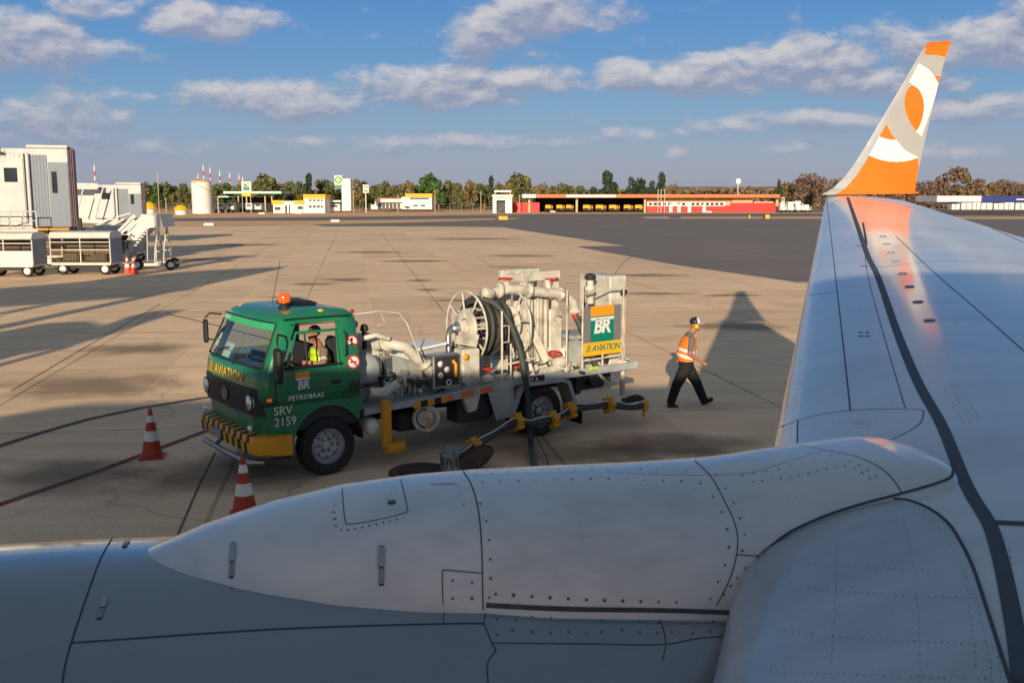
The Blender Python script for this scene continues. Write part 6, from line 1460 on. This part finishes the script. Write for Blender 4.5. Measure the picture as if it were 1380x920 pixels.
for px,py,l,w in ((201,272,'left of the storage tank, larger',20),(244,276,'close beside the storage tank, smaller',20)):
    YY=228; c=at(px,285,YY); zt=at(px,py,YY).z; r=w/2/FPX*YY
    t=thing('yellow_tent','yellow domed tent over white sides, '+l,'tent',(c.x,YY,0)); local(t,'tent_roof','byellow',lambda mb:mb.lathe([(r,zt*.45),(r*.8,zt*.75),(r*.45,zt*.97),(.001,zt)],(0,0,0),(0,0,1),18)); local(t,'tent_side','bwhite',lambda mb:mb.lathe([(r*.75,0),(r*.8,zt*.5)],(0,0,0),(0,0,1),14))
# red and white antenna masts
for k,(px,py) in enumerate(((127,224),(266.7,236),(273.8,224),(283,227.5),(296,232),(309.5,235),(322,237),(327,240))):
    YY=330 if k else 300; q=at(px,py,YY); nm=['alone above the far jet bridge','shortest, above the tank rim','tallest, directly above the tank','second tallest, right above the tank','in the middle of the row','fourth from the right end','next to the totem top','last on the right, behind the totem'][k]
    t=thing('antenna_mast','red and white striped antenna mast, '+nm,'antenna mast',(q.x,YY,0),0,'striped antenna masts on the horizon')
    local(t,'pole',['bwhite','bred'],lambda mb:[mb.rod((0,0,q.z*j/9),(0,0,q.z*(j+1)/9),.20,6,mi=j%2) for j in range(9)]); local(t,'mast_tip','bwhite',lambda mb:mb.rod((0,0,q.z),(0,0,q.z+.8),.06,5))
# right-hand hangar and containers
Y=235; t=bthing('cargo_hangar','long low hangar with white and navy blue roof at the right edge','hangar',1320,Y)
bpart(t,'roof',['bwhite','bblue'],lambda mb:(rect(mb,1263,1323,264,272,Y,12,0),rect(mb,1323,1460,263.8,272.2,Y-.05,12,1)))
bpart(t,'wall','bwhite',lambda mb:(rect(mb,1268,1460,272.2,276,Y+3,8)))
bpart(t,'door_opening','bdark',lambda mb:[rect(mb,1282+k*15,1290+k*15,273.4,276,Y+2.8,.3) for k in range(12)])
mb=MB(); rect(mb,1370,1390,268,269.6,Y-.12,.05); mb.build('roof_lettering','bwhite',t,world=True)
rn=random.Random(5)
lab=['white container left of the hangar doors','pale container under the white roof end','white container below the roof colour change','light container under the navy roof','white container right of centre under navy roof','pale container near the right frame edge','white container cut by the right frame edge']
for k,(x,w,y) in enumerate(((1283,10,275),(1296,13,273.5),(1311,10,273),(1323,14,273.5),(1340,12,274),(1354,12,273),(1369,14,273.5))):
    t=bthing('cargo_container',lab[k],'container',x,Y-6,'cargo containers at the hangar'); bpart(t,'shell','bwhite',lambda mb:rect(mb,x,x+w,y,282.5,Y-6,2.2)); bpart(t,'door_bar','fence',lambda mb:rect(mb,x+w*.45,x+w*.52,y+.8,282,Y-6.06,.05))
# vans and boxes right of the fire station
for k,(x,w,y,l) in enumerate(((1052,8,273,'white box truck nearest the red fire station wall'),(1062,10,272,'white van, second right of the fire station'),(1071,11,271,'white van with raised nose, third right of the fire station'),(1083,10,276,'white box van next to the wing leading edge'))):
    YY=255; t=bthing('parked_van',l,'van',x,YY,'white vans right of the fire station'); bpart(t,'body','bwhite',lambda mb:(rect(mb,x,x+w*.7,y,283.5,YY,2.2),rect(mb,x+w*.7,x+w,y+3,283.5,YY,2.2))); bpart(t,'side_window','bwin',lambda mb:rect(mb,x+w*.72,x+w*.95,y+3.6,y+5.6,YY-.05,.06))
    for f in(.2,.82): c=at(x+w*f,284.5,YY); bpart(t,'wheel','rubber',lambda mb:mb.lathe([(.1,-.1),(.36,-.1),(.36,.1),(.1,.1)],(c.x,YY-.05,.37),(0,1,0),12))
t=bthing('watch_tower','small cream watch tower right of the fire station','tower',1053,265); bpart(t,'tower_body','bcream',lambda mb:rect(mb,1053,1057,265.5,284,265,2)); bpart(t,'window','bwin',lambda mb:rect(mb,1054,1056,267.5,270,264.9,.15))
# taxiway signs
for k,(x0,x1,y0,y1,l) in enumerate(((667,684,291.2,296.2,'yellow and black taxiway sign left, on the grass strip near the gatehouse'),(902,917,291,294,'dark taxiway sign in front of the fire station'),(1029,1037,289.4,294.6,'small yellow taxiway sign nearest the wing'),(1008,1011,290,294,'tiny amber taxiway marker left of the small yellow sign'))):
    YY=G(700,y1).y; t=bthing('taxiway_sign',l,'taxiway sign',x0,YY); ms=(['black','byellow'] if k!=1 else ['black','dark'])
    bpart(t,'sign_board',ms,lambda mb:(rect(mb,x0,x0+(x1-x0)*.3,y0,y1-.4,YY,.3,0),rect(mb,x0+(x1-x0)*.3,x1,y0,y1-.4,YY,.3,1))); bpart(t,'foot','dark',lambda mb:rect(mb,x0+1,x1-1,y1-.6,y1,YY+.05,.2))
for k,(px,py) in enumerate(((353,288.5),(282,304),(452,299),(477,276),(745,286),(955,286.5),(403,288))):
    if k==3: continue
    g=G(px,py); t=thing('marker_block','small white marker block on the airfield edge, number %s from the left'%['four','first','six','','seven','eight','five'][k] if False else 'small white marker block lying '+['on the grass before the totem','on the apron edge below the storage tank','on the grass strip below the sign tower','','before the first fire truck','before the red fire station windows','on the grass before the depot office'][k],'marker',g); local(t,'block','bwhite',lambda mb:mb.box((-.7,-.3,0),(.7,.3,.35),.05)); local(t,'base_plate','bcream',lambda mb:mb.box((-.8,-.4,0),(.8,.4,.05)))
# perimeter fence
fe=thing('perimeter_fence','long low wire fence along the airfield edge before the trees','fence',G(500,283.5))
YY=275
def fen(mb):
    for z in (.5,1.2,2.0): mb.rod((-110,YY,z),(12,YY,z),.03,4)
fenm=MB(); fen(fenm); fenm.build('wire','fence',fe,world=True)
for k in range(40): mb=MB(); mb.box((-110+k*3.1-.06,YY-.06,0),(-110+k*3.1+.06,YY+.06,2.1)); mb.build('fence_post','fence',fe,world=True)
for k,(px,py,l) in enumerate(((212,232,'by the yellow tents'),(476,256,'right of the sign tower'),(586,256,'right of the white office'),(648,258,'left of the gatehouse'),(700,262,'by the red box wall'),(536,262,'left of the white office block'),(223,266,'short one near the smaller tent'))):
    YY=256; q=at(px,py,YY); t=thing('utility_pole','thin pale utility pole '+l,'utility pole',(q.x,YY,0)); local(t,'pole','bcream',lambda mb:mb.rod((0,0,0),(0,0,q.z),.10,6)); local(t,'crossarm','fence',lambda mb:mb.box((-.5,-.05,q.z-.5),(.5,.05,q.z-.4)))
# ------------------------------------------------------------------ trees
def tree_proto(name,kind,seed,h=10,w=8,flat=.6,n=1500,leaf=.42,trunk=.35,bare=0):
    rnd=random.Random(seed); t=thing(name,None,None,(0,0,0))
    tm=MB(); tm.tube([(0,0,-.2),(rnd.uniform(-.2,.2),0,h*trunk*.6),(rnd.uniform(-.4,.4),rnd.uniform(-.3,.3),h*.6)],[.28,.2,.1],7)
    lobes=[]
    for i in range(11):
        a=rnd.uniform(0,2*pi); r=rnd.uniform(.1,1)**.7*w*.36; z=h*rnd.uniform(trunk+.12,.86)
        rr=w*rnd.uniform(.14,.27); lobes.append((Vector((r*cos(a),r*sin(a),z)),rr)); 
        tm.tube([(0,0,h*trunk*rnd.uniform(.6,1.1)),(r*cos(a)*.5,r*sin(a)*.5,(h*trunk+z)/2),(r*cos(a),r*sin(a),z)],[.12,.08,.03],5)
    lobes.append((Vector((0,0,h*.82)),w*.22))
    tm.build('trunk','bark',t); cm=MB()
    for i in range(n):
        c,rr=rnd.choice(lobes); d=Vector((rnd.gauss(0,1),rnd.gauss(0,1),rnd.gauss(0,1))).normalized()*rr*rnd.uniform(.55,1.05)**.6; d.z*=flat+.1; p=c+d
        if p.z<h*.12: continue
        nn=(d.normalized()+Vector((rnd.uniform(-1,1),rnd.uniform(-1,1),rnd.uniform(-.6,1)))*.8).normalized(); u=nn.orthogonal().normalized(); v=nn.cross(u); a=rnd.uniform(0,pi); u,v=u*cos(a)+v*sin(a),v*cos(a)-u*sin(a)
        s=leaf*rnd.uniform(.6,1.4); cm.add([p-u*s-v*s*.5,p+u*s*.2-v*s*.7,p+u*s+v*s*.2,p-u*s*.1+v*s*.8],[(0,1,2,3)],False)
    cm.build('crown',LEAF[kind],t); return t
PR_={k:[tree_proto('tree',k,s*7+len(k),10,w,fl,nn,lf,tr) for s,(w,fl,nn,lf,tr) in enumerate(v)] for k,v in {
  'olive':[(9,.7,1300,.45,.12),(7.5,.8,1200,.42,.15)],'green':[(9,.8,1700,.45,.10),(7,.9,1400,.4,.12)],'dark':[(8,.95,1900,.42,.14),(7,.8,1500,.4,.2)],'dry':[(9,.7,900,.33,.12),(8,.8,800,.3,.15)],'brown':[(9,.7,1200,.42,.1),(8,.7,1100,.4,.12)]}.items()}
KN={'olive':'olive green','green':'fresh green','dark':'dark green','dry':'leafless reddish brown','brown':'dry brown'}
placed=[]
def put_tree(px,pytop,Y,kind,wide,label):
    v=PR_[kind][len(placed)%2]; q=at(px,pytop,Y); h=q.z; s=h/9.4; wpx=wide/FPX*Y/8.2
    o=dup(v,(q.x,Y,0),random.Random(px).uniform(0,6.28),label,sc=(wpx,wpx,s)); o['category']='tree'; o['group']='trees along the airfield edge'; placed.append(o)
TREES=[(197,249,30,'olive'),(211,247,22,'green'),(226,249,26,'olive'),(246,248,24,'olive'),(292,250,26,'olive'),(306,247,26,'green'),(322,250,20,'olive'),(346,247,26,'olive'),(357,238,32,'olive'),(374,247,22,'brown'),(389,247,24,'olive'),(403,245,22,'olive'),(415,237,18,'dark'),(430,243,26,'olive'),(441,245,22,'olive'),(481,242,24,'brown'),(489,247,20,'dark'),(505,250,26,'olive'),(519,247,22,'olive'),(533,250,24,'olive'),(548,247,26,'brown'),(563,250,22,'green'),(580,238.5,32,'green'),(590,243,24,'green'),(604,246,24,'olive'),(618,247,20,'olive'),(633,246,24,'brown'),(647,248,20,'green'),(661,239.5,12,'dark'),(656,250,20,'olive'),(672,249,20,'olive'),(686,246,20,'brown'),(700,237,34,'olive'),(712,247,24,'olive'),(729,250,24,'brown'),(745,251,22,'olive'),(761,250,26,'olive'),(820,234,30,'dark'),(851,239,22,'dark'),(865,243,26,'dark'),(879,244,22,'dark'),(893,236,19,'dark'),(782,251,26,'olive'),(800,252,24,'dark'),(905,251,24,'brown'),(1050,242,14,'dark'),(1062,248,24,'brown'),(1078,240,28,'dry'),(1092,236,34,'dry'),(1110,240,30,'dry'),(1130,243,30,'dry'),(1150,245,30,'dry'),(1205,245,30,'dry'),(1232,244,32,'dry'),(1252,246,30,'dry'),(1268,240,26,'dry'),(1290,228,42,'dry'),(1303,234,28,'brown'),(1318,243,28,'dry'),(1338,246,30,'brown'),(1352,244,24,'dry'),(1369,245,26,'dry'),(1384,247,30,'brown'),(1410,244,34,'dry')]
def near(px):
    marks_=[(205,'the tents'),(268,'the storage tank'),(332,'the totem'),(400,'the depot office'),(465,'the sign tower'),(560,'the white office'),(676,'the gatehouse'),(716,'the red box wall'),(850,'the fire trucks'),(1000,'the fire station'),(1070,'the white vans'),(1180,'the winglet'),(1320,'the cargo hangar')]
    m=min(marks_,key=lambda q:abs(q[0]-px)); return m
used={}
for k,(px,py,w,kind) in enumerate(TREES):
    m=near(px); sidew='just left of' if px<m[0]-4 else ('just right of' if px>m[0]+4 else 'directly behind')
    size='tall' if py<241 else ('mid height' if py<247 else 'low')
    l=f"{size} {KN[kind]} tree, {sidew} {m[1]}"
    used.setdefault(l,[]).append((px,py,w,kind))
for l,items in used.items():
    items.sort()
    for i,(px,py,w,kind) in enumerate(items):
        ll=l if len(items)==1 else l+(', the left one' if len(items)==2 and i==0 else ', the right one' if len(items)==2 else ', %s from left'%['first','second','third','fourth','fifth'][i])
        put_tree(px,py,random.Random(px*3).uniform(286,325) if px<1200 or px>1400 else 290,kind,w,ll)
for v in PR_.values():
    for p in v:
        for c in kids(p): bpy.data.objects.remove(c)
        bpy.data.objects.remove(p)
# the far-off wood that closes the gaps, and dry scrub at the fence
def wood():
    rnd=random.Random(11)
    for nm,kind,x0,x1,Y0,hh,n,kz in (('far_wood','brown',-140,75,335,(4.5,7.5),11000,'olive'),('far_wood','dry',60,260,330,(5.5,8.5),9500,'dry'),('far_wood','dry',-600,900,700,(5,10),9000,'dry')):
        cm=MB()
        for i in range(n):
            x=rnd.uniform(x0,x1); y=Y0+rnd.uniform(0,25); top=hh[0]+(hh[1]-hh[0])*(.5+.5*noise.noise(Vector((x*.05*(1 if Y0<600 else .4),Y0,0)))*1.6); z=top*(1-rnd.random()**1.6*.95); s=rnd.uniform(.5,1.1)*(.8 if Y0<600 else 1.5)
            nn=Vector((rnd.uniform(-1,1),-1,rnd.uniform(-.4,1))).normalized(); u=nn.orthogonal().normalized(); v=nn.cross(u); p=Vector((x,y,z)); cm.add([p-u*s,p-v*s*.8,p+u*s,p+v*s*.7],[(0,1,2,3)],False)
        o=cm.build(nm,LEAF[kind if kz!='olive' else 'olive']); tag(o,{'olive':'distant mass of olive scrub woodland behind the airfield buildings','dry':'distant mass of dry reddish woodland behind the right hand hangar' if Y0<600 else 'hazy strip of far woodland at the foot of the hills'}[kz],'woodland',kind='stuff')
wood()
